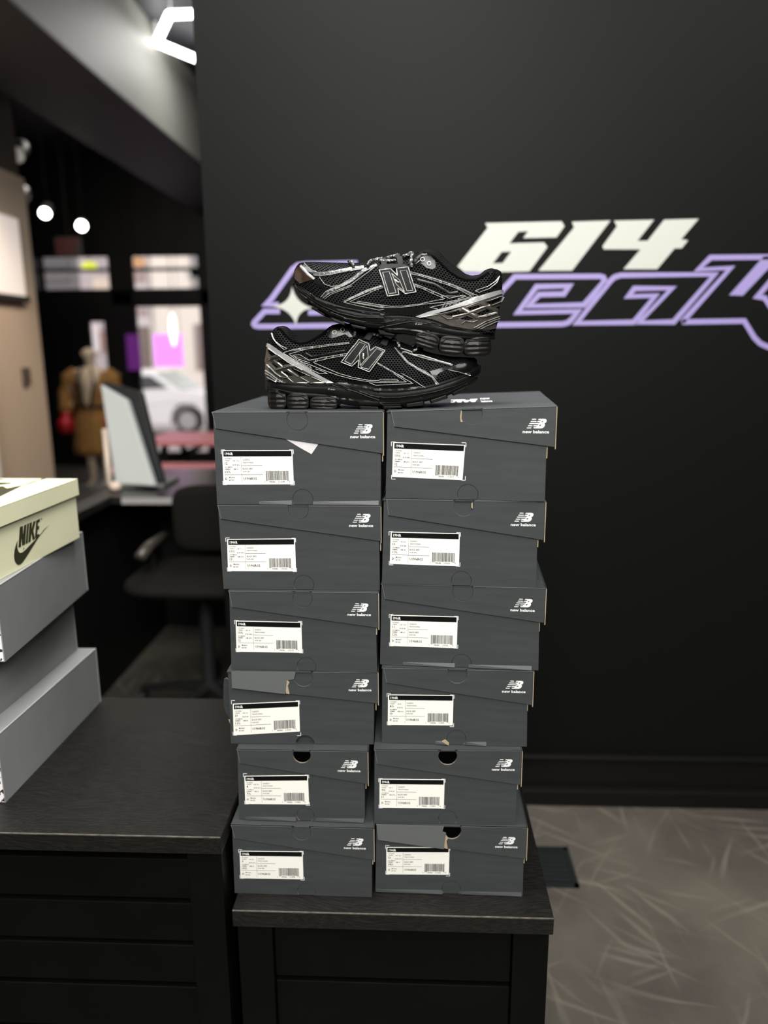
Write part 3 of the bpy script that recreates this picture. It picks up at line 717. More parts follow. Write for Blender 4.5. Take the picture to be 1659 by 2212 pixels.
for (a, c_) in (((-e, -e), (LL+e, -e+.002)), ((-e, LWd+e-.002), (LL+e, LWd+e)), ((-e, -e), (-e+.002, LWd+e)), ((LL+e-.002, -e), (LL+e, LWd+e))):
    m.box((a[0], a[1], zl0), (c_[0], c_[1], zl1-.001), 0, f)
def nt(x, y):
    p = onZ(x, y, zl1); return (max(-e, min(LL+e*.9, (p-P0).dot(DD))), max(-e, min(LWd+e*.9, -(p-P0).dot(NN))))
def ntm(u, q, d): return f(u, q, zl1+.0004)
m.plate([[nt(*p) for p in N1([(-500,620),(0,452),(330,292),(500,225),(740,165),(880,118),(820,118),(600,205),(345,290),(310,285),(110,328),(40,292),(-500,380)])]], ntm, 0, 0, 1)
m.plate([[nt(*p) for p in N1([(-300,275),(-60,235),(150,238),(185,250),(60,262),(-300,300)])]], ntm, 0, 0, 1)
m.plate([[nt(*p) for p in N1([(-300,200),(20,178),(75,188),(-300,215)])]], ntm, 0, 0, 1)
m.build('lid', [MT['lime'], MT['lime_print']], t, bevel=.0008)

# ================================================================== FLOOR VENT
q = [onZ(x, y, 0) for (x, y) in ((1150,1832),(1228,1833),(1249,1917),(1160,1919))]
x0, x1, y0, y1 = q[3].x-.06, (q[1].x+q[2].x)/2, (q[2].y+q[3].y)/2, (q[0].y+q[1].y)/2
t = thing('floor_vent', ((x0+x1)/2, (y0+y1)/2, 0), 'dark metal floor grate in the concrete beside the bench', 'vent')
vm = mat('vent_metal', (0.005, 0.007, 0.0075), 0.5, metal=0.1)
m = MB(); fwid = .012
for a in ((x0, y0, x1, y0+fwid), (x0, y1-fwid, x1, y1), (x0, y0, x0+fwid, y1), (x1-fwid, y0, x1, y1)): m.box((a[0], a[1], 0.0003), (a[2], a[3], .006))
m.box((x0+.001, y0+.001, .0002), (x1-.001, y1-.001, .0012)); m.build('vent_frame', vm, t)
m = MB()
for i in range(7):
    y = y0+fwid+(y1-y0-2*fwid)*(i+.5)/7; m.box((x0+fwid, y-.004, .0012), (x1-fwid, y+.002, .005))
m.build('vent_grille', vm, t)

# ================================================================== SNEAKERS
A_ = cv(260/1659, 560, 690); B_ = cv(260/1659, 800, 690); C_ = cv(540/1659, 560, 520)
U1 = cv(270/1659, 560, 530); U2 = cv(280/1659, 820, 530)
BK = lambda pts: U1_(pts)
def smooth_px(pts, n=3):
    """Chaikin-free resample of a polyline at about n pixels"""
    out = []
    for i in range(len(pts)-1):
        a, b = Vector(pts[i]), Vector(pts[i+1]); k = max(1, int((b-a).length/n))
        out += [tuple(a+(b-a)*q/k) for q in range(k)]
    return out+[tuple(pts[-1])]
class Shoe:
    def __init__(s, root, yc, top, near, far, junc, bot, x0, x1, sign):
        """outlines are lists of world (x, z); sign=+1: heel at x0, -1: heel at x1"""
        s.root = root; s.yc = yc; s.sign = sign; s.x0 = x0; s.x1 = x1
        srt = lambda L: tuple(np.array(v) for v in zip(*sorted(L)))
        s.top = srt(top); s.near = srt(near) if near else s.top; s.far = srt(far) if far else s.top; s.junc = srt(junc); s.bot = srt(bot)
        s.vs = []; s.fs = []; s.span = (x0, x1)
    def ev(s, L, x): return float(np.interp(x, L[0], L[1]))
    def t(s, x):
        a, b = s.span; q = min(1, max(0, (x-a)/(b-a))); return q if s.sign > 0 else 1-q
    TT = [0, .006, .018, .04, .08, .14, .25, .4, .52, .64, .74, .82, .885, .935, .97, .99, 1]
    WW = [0, .0105, .0175, .0245, .0305, .0335, .0335, .0345, .040, .0455, .0475, .0465, .042, .033, .022, .0125, 0]
    def w(s, x): return float(np.interp(s.t(x), s.TT, s.WW))
    def collect(s, o):
        base = len(s.vs); off = parent_world(o)
        s.vs += [v.co+off for v in o.data.vertices]; s.fs += [tuple(base+i for i in p.vertices) for p in o.data.polygons]
    def bvh(s): s.tree = BVHTree.FromPolygons(s.vs, s.fs)
    def drape(s, x, y, off):
        d = ray(x, y).normalized(); h = s.tree.ray_cast(CAM, d, 3)
        if h[0] is None:
            # nudge toward the body
            p = onY(x, y, s.yc); h = s.tree.find_nearest(p)
            n = (h[0]-p); n = h[1]
            if n.dot(CAM-h[0]) < 0: n = -n
            return h[0]+n*off
        n = h[1]
        if n.dot(d) > 0: n = -n
        return h[0]+n*off
    def ribbon(s, mb, pts, w, off=0.0006, mi=0, closed=False, base=-0.001):
        pts = smooth_px(list(pts)+([pts[0]] if closed else []), 3)
        P = [Vector(p) for p in pts]; n = len(P); rows = []
        for i in range(n):
            t_ = (P[min(n-1, i+1)]-P[max(0, i-1)]); t_ = t_.normalized() if t_.length > 0 else Vector((1, 0)); q = Vector((-t_.y, t_.x))*w/2
            a, c = P[i]-q, P[i]+q
            c0 = s.drape(P[i].x, P[i].y, 0)
            r = [s.drape(a.x, a.y, base), s.drape(a.x, a.y, off), s.drape(P[i].x, P[i].y, off*1.25), s.drape(c.x, c.y, off), s.drape(c.x, c.y, base)]
            # guard against silhouettes: keep samples close to the centre sample
            r = [p if (p-c0).length < w*0.0012+abs(off)+.004 else c0+Vector((0, -off, 0)) for p in r]
            rows.append(r)
        vs = [p for r in rows for p in r]; fs = []
        for i in range(n-1):
            for k in range(4): fs.append((i*5+k, i*5+k+1, (i+1)*5+k+1, (i+1)*5+k))
        mb.mesh(vs, fs, mi)
    def patch(s, mb, loops, off=0.0006, mi=0, cell=5.0, base=-0.001):
        bm = bmesh.new()
        tris = geometry.tessellate_polygon([[Vector((p[0], p[1], 0)) for p in l] for l in loops])
        flat = [p for l in loops for p in l]
        bv = [bm.verts.new((p[0], p[1], 0)) for p in flat]
        for t_ in tris:
            try: bm.faces.new([bv[i] for i in t_])
            except ValueError: pass
        xs = [p[0] for p in flat]; ys = [p[1] for p in flat]
        for ax, lo, hi in ((0, min(xs), max(xs)), (1, min(ys), max(ys))):
            q = math.floor(lo/cell)*cell+cell
            while q < hi:
                co = (q, 0, 0) if ax == 0 else (0, q, 0); no = (1, 0, 0) if ax == 0 else (0, 1, 0)
                bmesh.ops.bisect_plane(bm, geom=bm.verts[:]+bm.edges[:]+bm.faces[:], plane_co=co, plane_no=no, dist=1e-5); q += cell
        bmesh.ops.remove_doubles(bm, verts=bm.verts, dist=1e-4)
        bm.verts.index_update(); vs = [s.drape(v.co.x, v.co.y, off) for v in bm.verts]; vb = [s.drape(v.co.x, v.co.y, base) for v in bm.verts]
        fs = [tuple(v.index for v in f.verts) for f in bm.faces]; n = len(vs)
        sd = [(e.verts[0].index, e.verts[1].index, e.verts[1].index+n, e.verts[0].index+n) for e in bm.edges if len(e.link_faces) == 1]
        bm.free(); mb.mesh(vs+vb, fs+sd, mi)
    def upper(s, xa, xb, xo0, xo1):
        """xo0..xo1 (in t) is the ankle opening"""
        N = 90; K = 9; m = MB(); uvs = []; ring = None; allr = []
        for i in range(N+1):
            c = (1-math.cos(PI*i/N))/2; c = 0.6*c+0.4*i/N; x = xa+(xb-xa)*c; t = s.t(x)
            zj = s.ev(s.junc, x)-.004; zt = s.ev(s.top, x); zn = s.ev(s.near, x); zf = s.ev(s.far, x)
            e = 0.02; op = min(1, max(0, (t-xo0)/e))*min(1, max(0, (xo1-t)/(e*2.2))); op = op*op*(3-2*op)
            w = s.w(x)*0.965
            tw = t
            lean = np.interp(tw, [0, .1, .3, .45, .7, 1], [.80, .74, .72, .50, .15, .05])
            wt = w*lean*(op) + w*0.02*(1-op)
            zn_ = zn*op+zt*(1-op); zf_ = zf*op+zt*(1-op)
            if zn_ < zj+.002: zn_ = zj+.002
            if zf_ < zj+.002: zf_ = zj+.002
            pts = []
            ey = np.interp(tw, [0, .3, .6, .85, 1], [.55, .6, .8, .75, .6]); ez = np.interp(tw, [0, .3, .6, .85, 1], [.95, .95, .9, .85, .8])
            def arc(side, zr):
                o = []
                for k in range(K+1):
                    th = PI/2*k/K
                    y = side*(wt+(w-wt)*math.cos(th)**ey); z = zj+(zr-zj)*math.sin(th)**ez
                    bul = 1+.03*math.sin(PI*k/K)
                    o.append((x, s.yc+y*bul, z))
                return o
            na = arc(-1, zn_); fa = arc(1, zf_)
            zin = (zj+.012)*op+(zt-.0015)*(1-op)
            inn = lambda side, zr: [(x, s.yc+side*(wt-min(.003, wt*.2)), zr+.0012*op), (x, s.yc+side*max(.0002, wt-.0065*op-wt*.3*(1-op)), zr-.003*op-.0004*(1-op)), (x, s.yc+side*max(.0001, wt-.0075*op-wt*.5*(1-op)), zin)]
            r = na+inn(-1, zn_)+inn(1, zf_)[::-1]+fa[::-1]
            allr.append(r)
        n = len(allr[0]); 
        for r in allr:
            v = 0; last = None; h = []
            for p in r:
                if last is not None: v += (Vector(p)-Vector(last)).length
                h.append((p[0], v)); last = p
            uvs += h
        vs = [p for r in allr for p in r]; fo = []; fi = []
        for i in range(N):
            for k in range(n-1):
                f = (i*n+k, i*n+k+1, (i+1)*n+k+1, (i+1)*n+k)
                (fi if K+1 <= k < K+6 else fo).append(f)
        m.mesh(vs, fo, 0); m.f += fi; m.m += [1]*len(fi); m.uv = uvs
        m.f += [tuple(range(n)), tuple(N*n+k for k in range(n))]; m.m += [0, 0]
        o = m.build('upper', [MT['knit'], MT['lining']], s.root, smooth=True, merge=False); s.collect(o); return o
    def midsole(s, bot):
        N = 80; m = MB(); allr = []
        bx = tuple(np.array(v) for v in zip(*sorted(bot)))
        for i in range(N+1):
            c = (1-math.cos(PI*i/N))/2; c = .75*c+.25*i/N; x = s.x0+(s.x1-s.x0)*c; w = s.w(x)
            zj = s.ev(s.junc, x); zb = float(np.interp(x, bx[0], bx[1])); zb = min(zb, zj-.0015); h = zj-zb
            prof = [(.90, 0), (.96, .06), (.985, .22), (.955, .30), (.975, .36), (1.0, .55), (1.01, .72), (.985, .80), (1.0, .86), (.985, .97), (.95, 1.0), (.86, 1.01)]
            near = [(x, s.yc-w*a, zb+h*q) for a, q in prof]; far = [(x, s.yc+w*a, zb+h*q) for a, q in prof]
            allr.append(near+far[::-1])
        n = len(allr[0]); vs = [p for r in allr for p in r]; fs = [(i*n+k, i*n+(k+1) % n, (i+1)*n+(k+1) % n, (i+1)*n+k) for i in range(N) for k in range(n)]
        m.mesh(vs, fs); m.face(allr[0]); m.face(allr[-1])
        o = m.build('midsole', MT['rubber'], s.root, smooth=True, sharp=50); s.collect(o); return o
    def pod(s, xa, xb, za, zb, rot=0.0):
        """one air-cushion pod of the heel, spanning the sole's width, ribbed sides"""
        m = MB(); cx, cz = (xa+xb)/2, (za+zb)/2; rx, rz = (xb-xa)/2, (zb-za)/2; n = 44; K = 11
        w = s.w(cx)*1.02; rows = []
        def ring(r, side):
            row = []
            for i in range(n):
                a = 2*PI*i/n; ca, sa = math.cos(a), math.sin(a)
                q = (abs(ca)**3.2+abs(sa)**3.2)**(-1/3.2)
                ex, ez = ca*q*rx*r, sa*q*rz*r; zz = ez/rz
                rib = (.0016*(.5+.5*math.cos(zz*13)) if zz < .15 else .0014*max(0, math.cos((zz-.55)*5)))*(1-r**6)
                X = cx+ex*math.cos(rot)-ez*math.sin(rot); Z = cz+ez*math.cos(rot)+ex*math.sin(rot)
                wx = min(w, s.w(min(max(X, s.x0+.0015), s.x1-.0015))*1.02)
                row.append((X, s.yc+side*(wx*(.93+.07*(1-r**4))+.0012-rib), Z))
            return row
        rs = [.04, .18, .32, .45, .57, .68, .78, .86, .93, .975, 1.0]
        rows = [ring(r, -1) for r in rs]+[ring(r, 1) for r in rs[::-1]]; K = len(rows)-1
        vs = [p for r in rows for p in r]; fs = [(j*n+i, j*n+(i+1) % n, (j+1)*n+(i+1) % n, (j+1)*n+i) for j in range(K) for i in range(n)]
        m.mesh(vs, fs); m.face(rows[0]); m.face(rows[-1])
        o = m.build('heel_pod', MT['tread'], s.root, smooth=True, sharp=55); s.collect(o); return o
    def tread(s, poly):
        xs = [p[0] for p in poly]; cx = sum(xs)/len(xs)
        m = MB(); n = len(poly); rows = []
        for q in (-1.0, -.94, 0, .94, 1.0):
            k = .88 if abs(q) > .97 else 1; c = Vector((sum(p[0] for p in poly)/n, sum(p[1] for p in poly)/n))
            rows.append([(c.x+(p[0]-c.x)*k, s.yc+q*s.w(min(max(p[0], s.x0+.002), s.x1-.002))*.99, c.y+(p[1]-c.y)*k) for p in poly])
        vs = [p for r in rows for p in r]
        m.mesh(vs, [(j*n+i, j*n+(i+1) % n, (j+1)*n+(i+1) % n, (j+1)*n+i) for j in range(4) for i in range(n)]); m.face(rows[0]); m.face(rows[-1])
        o = m.build('tread_block', MT['tread'], s.root, bevel=.0007); s.collect(o)

def text_px(sh, mb, s_, org, ux, uy, h, mi, off, width=None, bold=0.0, shear=0.0):
    """text draped on a shoe; org = baseline start pixel, ux = unit direction, h = cap height in px"""
    vs, fs, w = text2d(s_, bold, shear, 1); sx = (width/w) if width else h
    P = [(org[0]+ux[0]*v[0]*sx+uy[0]*v[1]*h, org[1]+ux[1]*v[0]*sx+uy[1]*v[1]*h) for v in vs]
    mb.mesh([sh.drape(p[0], p[1], off) for p in P], fs, mi)
def outline_text(sh, mb, s_, org, ux, uy, h, off, width, lw, mi=0):
    vs, fs, w = text2d(s_, 0.02, 0.25, 1); sx = width/w; ed = {}
    for f in fs:
        for a, b in zip(f, f[1:]+f[:1]): ed[(min(a, b), max(a, b))] = ed.get((min(a, b), max(a, b)), 0)+1
    for (a, b), c in ed.items():
        if c == 1:
            p = [(org[0]+ux[0]*vs[i][0]*sx+uy[0]*vs[i][1]*h, org[1]+ux[1]*vs[i][0]*sx+uy[1]*vs[i][1]*h) for i in (a, b)]
            d = Vector(p[1])-Vector(p[0])
            if d.length < .05: continue
            n = Vector((-d.y, d.x)).normalized()*lw/2; q = [Vector(p[0])-n, Vector(p[1])-n, Vector(p[1])+n, Vector(p[0])+n]
            mb.face([sh.drape(v.x, v.y, off) for v in q], mi)

def make_sneaker(spec, label, root_loc):
    root = thing('sneaker', root_loc, label, 'sneaker', 'pair of black running sneakers')
    YC = spec['yc']; YN = YC-.034
    wx = lambda pts, Y: [(onY(x, y, Y).x, onY(x, y, Y).z) for x, y in pts]
    sg = spec['sign']
    top = wx(spec['top'], YC); near = wx(spec['near'], YC-.024); far = wx(spec['far'], YC+.02)
    junc = wx(spec['junc'], YN); bot = wx(spec['bot'], YN)
    xs = [onY(x, y, YC).x for x, y in spec['ends']]
    # junction/top points beyond the ends are clamped by interpolation
    s = Shoe(root, YC, top, near, far, junc, bot, xs[0], xs[1], sg)
    s.midsole(bot)
    xu = [onY(x, y, YC).x for x, y in spec['uends']]; s.span = tuple(xu)
    s.upper(xu[0], xu[1], *spec['open'])
    s.span = (s.x0, s.x1)
    for (xa, ya, xb, yb, rot) in spec['pods']:
        a = onY(xa, ya, YN); b = onY(xb, yb, YN); s.pod(a.x, b.x, b.z, a.z, rot)
    for pl in spec['treads']: s.tread(wx(pl, YN+.002))
    s.bvh()
    def part(name, mats, fn, label=None, smooth=False):
        m = MB(); fn(m); o = m.build(name, mats, root, smooth=smooth, sharp=35 if smooth else None)
        if label: o['label'] = label
        return o
    for nm_, mt_, lst, lab_ in spec['patches']:
        for L in lst:
            part(nm_, MT[mt_], lambda m: s.patch(m, L if isinstance(L[0], list) else [L], spec.get('poff', {}).get(nm_, .0008)), lab_, smooth=True)
    for nm_, mt_, w, lst, off in spec['bands']:
        for L in lst: part(nm_, MT[mt_], lambda m: s.ribbon(m, L, w, off), None, smooth=True)
    # white piping: printed double lines and their cross ticks
    def pip(m):
        for L in spec['piping']: s.ribbon(m, L, .85, .0016, base=.0002)
        for a, b in spec['ticks']: s.ribbon(m, [a, b], 1.0, .0016, base=.0002)
    part('piping', MT['pipe'], pip, 'thin white piping lines')
    def grooves(m):
        for L in spec['ridges']: s.ribbon(m, L, 1.6, .0011, base=-.0005)
    part('midsole_ridges', MT['tread'], grooves)
    # heel cage struts
    for L in spec['struts']: part('cage_strut', MT['steel'], lambda m: s.ribbon(m, L[1:], L[0], .0026), None, smooth=True)
    def glint(m):
        for L in spec['cage_lines']: s.ribbon(m, L, .9, .0034, base=.001)
    part('cage_edging', MT['silver'], glint)  # strut highlights drawn as bright silver lines
    # logo
    N = spec['N']
    pl = part('logo_badge', [MT['pipe'], MT['ink']], lambda m: s.patch(m, [N['out']], .0026, 1, cell=9), 'raised letter N badge with white outlines')
    def nl(m):
        s.ribbon(m, N['out'], 1.5, .0031, closed=True, base=.002)
        cx = sum(p[0] for p in N['out'])/10; cy = sum(p[1] for p in N['out'])/10
        for st in N['stems']: s.ribbon(m, st, 1.1, .0031, closed=True, base=.002)
        text_px(s, m, 'Macr', N['txt'][0], N['txt'][1], N['txt'][2], 3.2, 0, .0031, width=13, bold=.02, shear=.3)
    m = MB(); nl(m); o = m.build('badge_outline', bpy.data.materials.get('white_outline') or mat('white_outline', (.72, .72, .68), .4), pl); 
    for st in N['stems'][:2]:
        m = MB(); s.patch(m, [st], .0029, 0, cell=9, base=.002); m.build('badge_stem', MT['nface'], pl)
    # printed words
    gp = bpy.data.materials.get('grey_print') or mat('grey_print', (.30, .27, .27), .5)
    part('model_number', gp, lambda m: outline_text(s, m, '1906R', *spec['w_model'][:3], spec['w_model'][3], .0019, spec['w_model'][4], .5))
    def words(m):
        a = spec['w_sole']; text_px(s, m, 'N', a[0], a[1], a[2], 3.6, 0, .0022, width=4, bold=.04, shear=.4)
        o2 = (a[0][0]+a[1][0]*5.5, a[0][1]+a[1][1]*5.5); text_px(s, m, 'ERGY', o2, a[1], a[2], 2.4, 0, .0022, width=10.5, bold=.03, shear=.3)
    part('sole_print', gp, words)
    # eyelets
    for (ex, ey) in spec['rings']:
        m = MB(); pts = [s.drape(ex+math.cos(q)*3.9, ey+math.sin(q)*3.9, .0022) for q in np.linspace(0, 2*PI, 21)[:-1]]
        m.tube(pts, .00055, 6, 0, closed=True); m.build('eyelet', MT['pipe'], root, smooth=True)
    # laces
    for L in spec['laces']:
        P = smooth_px(L, 3); m = MB(); n = len(P)
        pts = []
        for i, p in enumerate(P):
            q = s.drape(p[0], p[1], .0028)
            tgt = onY(p[0], p[1], YC-.012)
            h = s.tree.ray_cast(CAM, ray(*p).normalized(), 3)
            if h[0] is None: q = tgt
            pts.append(q)
        for _ in range(2): pts = [pts[0]]+[(pts[i-1]+pts[i]*2+pts[i+1])/4 for i in range(1, n-1)]+[pts[-1]]
        m.tube(pts, .0021, 8); m.build('lace', MT['lace'], root, smooth=True)
    for (px_, py_) in spec['crossings']:
        p = onY(px_, py_, YC); z = s.ev(s.top, p.x); ww = s.w(p.x)*.42; m = MB(); pts = []
        for k in range(13):
            q = -1+2*k/12; pts.append(Vector((p.x+.004*q*sg, YC+ww*q, z+.0022-.016*abs(q)**2.3)))
        m.tube(pts, .0021, 8); m.build('lace', MT['lace'], root, smooth=True)
    for L in spec['loops']:
        m = MB(); s.patch(m, [L], .0035, 0, cell=6); m.build('lace_loop', MT['webbing'], root)
    return s

low = dict(sign=1, yc=1.055,
 ends=[(574,850),(1038.5,815)], uends=[(573.5,790),(1034,800)], open=(.035,.46),
 top=A_([(75,700),(90,560),(105,430),(120,330),(150,190),(200,130),(260,100),(340,95),(400,115),(460,175),(520,235),(600,280),(680,290),(760,262),(860,200),(950,125),(1000,90),(1080,70),(1200,55),(1400,70),(1500,85)])
    + B_([(120,190),(200,235),(330,290),(430,310),(560,360),(700,410),(770,440),(900,475),(1100,510),(1300,520),(1430,527),(1470,565),(1500,640),(1510,700)]),
 near=A_([(75,700),(90,560),(105,430),(120,330),(150,200),(200,140),(260,115),(310,150),(380,235),(450,300),(560,332),(650,322),(760,275),(880,205),(960,130),(1000,100),(1080,80),(1300,75)]),
 far=A_([(75,700),(90,560),(105,430),(120,330),(150,200),(200,140),(260,110),(340,100),(400,120),(460,185),(520,245),(600,285),(680,292),(760,262),(860,200),(950,125),(1000,92),(1080,72),(1300,70)]),
 junc=A_([(76,720),(84,800)])+C_([(50,940),(100,938),(200,945),(480,940),(600,948),(700,962),(820,985),(900,985),(1000,975),(1100,962),(1200,938),(1350,892),(1440,855),(1480,825)]),
 bot=A_([(70,985),(90,975),(300,1010),(400,1040),(680,1085),(1000,1110),(1060,1150),(1220,1185),(1350,1197)])+B_([(0,1195),(170,1195),(430,1185),(740,1130),(1060,1050),(1330,925),(1420,870),(1490,800),(1530,745)]),
 pods=[(572.5,842,617.5,885.8,0),(618,849,667,886.6,0),(669,857,728,886.6,-.03)],
 treads=[A_([(1365,1190),(1640,1195),(1665,1245),(1640,1252),(1400,1248)]), B_([(165,1188),(430,1180),(440,1208),(180,1232)]), B_([(485,1155),(735,1115),(750,1160),(715,1182),(490,1203)]),
   B_([(810,1105),(1050,1028),(1068,1075),(1040,1090),(830,1152)]), B_([(1120,1005),(1318,918),(1337,950),(1290,992),(1135,1050)]), B_([(1362,890),(1465,822),(1522,775),(1490,850),(1385,912)])],
 patches=[
  ('heel_cage','steel',[[A_([(118,385),(250,470),(400,560),(600,682),(760,780),(900,850),(960,882),(640,882),(330,880),(105,835),(84,700),(84,600),(104,480)]),
      A_([(128,420),(160,425),(240,492),(190,512),(140,470)]), A_([(245,567),(330,552),(428,612),(352,642)]), A_([(160,612),(200,602),(270,652),(232,677)]), A_([(318,722),(385,715),(470,775),(400,780)]), A_([(440,682),(490,662),(688,770),(560,782)])]],None),
  ('side_stripe','silver',[A_([(125,332),(155,345),(330,465),(560,610),(740,718),(900,808),(1040,880),(955,880),(820,815),(600,695),(400,575),(250,482),(115,375)])],'bright silver diagonal stripe'),
  ('toe_cap','gloss',[B_([(1070,680),(1250,600),(1425,532),(1468,568),(1495,640),(1502,720),(1400,785),(1200,722),(1090,705)])],None),
  ('overlay','gloss',[A_([(1000,855),(1300,845),(1530,862),(1655,880),(1655,1015),(1500,955),(1300,905),(1100,890)]), B_([(0,905),(60,985),(160,985),(400,985),(620,960),(740,940),(590,890),(100,912)]),
     B_([(820,715),(1050,655),(1080,690),(950,738),(905,780),(945,850),(900,860),(860,790)])],None),
  ('eyestay','gloss',[A_([(940,172),(1000,112),(1080,85),(1180,100),(1235,170),(1290,240),(1240,250),(1185,205),(1100,232),(1000,264),(950,240)])],None),
  ('midsole_panel','gloss',[A_([(810,1010),(1000,1008),(1200,1070),(1380,1140),(1290,1158),(1100,1120),(1000,1065)])],None)],
 poff={'heel_cage':.0016,'side_stripe':.0022,'eyestay':.0010,'toe_cap':.001},
 bands=[('overlay_band','dsilver',4.5,[B_([(350,400),(400,465),(510,590),(650,680),(745,735),(850,800),(920,900)])],.0009),
   ('overlay_band','dsilver',3.6,[B_([(640,505),(800,555),(960,590),(1130,635)])],.0009),
   ('overlay_band','dsilver',4.0,[B_([(70,590),(180,655),(320,735),(450,800)])],.0008),
   ('overlay_band','gloss',5.0,[A_([(330,480),(470,430),(600,412),(780,388),(960,358),(1100,342),(1240,330)]), A_([(420,500),(560,540),(690,580),(830,560),(1000,525),(1210,488)]), A_([(640,470),(720,520),(990,470),(1180,435)])],.0008),
   ('collar_binding','lining',3.0,[A_([(235,118),(310,160),(380,240),(450,305),(560,338),(650,328),(760,282),(880,212),(950,140)])],.0008)],
 piping=[A_([(1240,318),(960,348),(720,380),(590,398),(470,418),(330,462),(540,590),(690,680),(830,745),(945,750),(860,708),(780,682)]),
   A_([(1250,335),(960,366),(720,400),(590,430),(410,480),(520,560),(700,625),(900,705),(1100,775),(1300,825),(1500,858),(1655,868)])+B_([(130,868),(500,862),(325,748)]),
   A_([(1215,468),(1100,487),(900,520),(770,548),(690,564),(560,490),(470,492),(520,540),(700,600)]),
   A_([(1190,500),(1020,525),(800,575),(740,592),(900,660),(1100,745),(1300,800),(1500,838),(1655,842)])+B_([(130,828),(365,828),(392,850),(130,852)]),
   A_([(1520,872),(1610,908)])+B_([(100,908),(590,883),(440,800),(350,742)]),
   A_([(180,190),(200,270),(260,345),(345,418),(385,402),(300,362),(225,300),(185,230)]),
   B_([(335,395),(380,450),(500,590),(650,680),(740,735),(850,800),(900,870),(920,905)]),
   B_([(440,488),(430,478),(445,457),(480,455),(600,500),(640,513),(800,560),(960,590),(1130,640)]), B_([(410,400),(570,455),(580,490),(700,502),(900,565),(1135,630)]),
   B_([(430,495),(520,590),(620,655),(750,715),(860,790),(945,900)]), B_([(1070,690),(1100,708),(1200,722),(1370,775)]), B_([(760,945),(560,815),(430,745)]),
   A_([(1065,178),(1128,155)]), A_([(1070,190),(1132,168)]), A_([(1180,165),(1240,210),(1270,250)])],
 ticks=[tuple(A_([(x,y),(x+8,y+h)])) for x,y,h in ((568,402,30),(590,398,30),(715,382,22),(735,380,22),(830,370,20),(855,366,20),(950,352,18),(1040,342,18),(1095,336,18),(1140,332,16),(1190,326,16),(1230,322,16),(770,548,30),(795,544,28),(905,518,26),(925,514,26),(1015,502,24),(1120,484,24),(1140,482,22))],
 ridges=[A_([(640,905),(760,920),(1000,900),(1170,955),(1350,1000),(1500,1060),(1655,1110)]), A_([(690,890),(860,880),(1100,900),(1300,960),(1500,1030),(1655,1075)]), B_([(0,1050),(200,1075),(400,1072),(650,1040),(900,990),(1150,920),(1350,850),(1490,770)]),
   B_([(0,1105),(150,1122),(450,1112),(700,1080),(1000,1000),(1300,895)]), B_([(60,1110),(190,1180),(420,1170)]), A_([(110,995),(250,1000),(330,1060),(350,1110)]), A_([(410,1050),(560,1045),(640,1100),(655,1150)]), A_([(740,1090),(900,1095),(1040,1150)])],
 struts=[(6.0,*A_([(118,565),(190,520),(270,505)])), (6.0,*A_([(225,700),(370,640),(480,640)])), (3.5,*A_([(150,590),(235,680)])), (3.5,*A_([(215,560),(330,655)])), (3.0,*A_([(310,720),(400,790)])), (3.0,*A_([(400,690),(540,790)]))],
 cage_lines=[A_([(130,620),(225,725),(300,790),(400,800),(470,865)]), A_([(110,700),(200,770),(330,870)]), A_([(115,740),(300,872)]), A_([(120,790),(250,865)]), A_([(150,400),(250,480),(420,600),(600,700)]), A_([(570,795),(690,865)]), A_([(725,790),(920,872)]), A_([(480,680),(700,780)]), A_([(120,545),(250,500)]), A_([(230,690),(420,650)])],
 N=dict(out=A_([(1368,284),(1508,345),(1530,440),(1600,388),(1733,440),(1522,725),(1368,662),(1375,560),(1282,645),(1132,590)]),
   stems=[A_([(1378,320),(1462,355),(1275,620),(1180,575)]), A_([(1615,415),(1705,452),(1510,690),(1405,660)]), A_([(1385,480),(1485,372),(1505,520),(1395,640)])],
   txt=(A_([(1430,470)])[0],(.05,1),(1,-.05))),
 w_model=(A_([(525,590)])[0],(.86,.5),(.15,-1),7.0,36), w_sole=(A_([(950,965)])[0],(.99,.1),(0,-1)),
 rings=A_([(1040,185),(1150,150)]),
 laces=[A_([(1305,110),(1308,170),(1300,255)]), B_([(280,310),(340,300),(380,340),(400,405)]), B_([(585,465),(640,430),(720,405)]), A_([(1290,130),(1350,100),(1420,90)]), B_([(20,215),(90,235),(150,260)])],
 crossings=[(812,715),(850,729),(895,748),(765,700)],
 loops=[A_([(1500,200),(1570,215),(1520,300),(1445,275)]), B_([(175,275),(255,305),(215,385),(130,350)])])

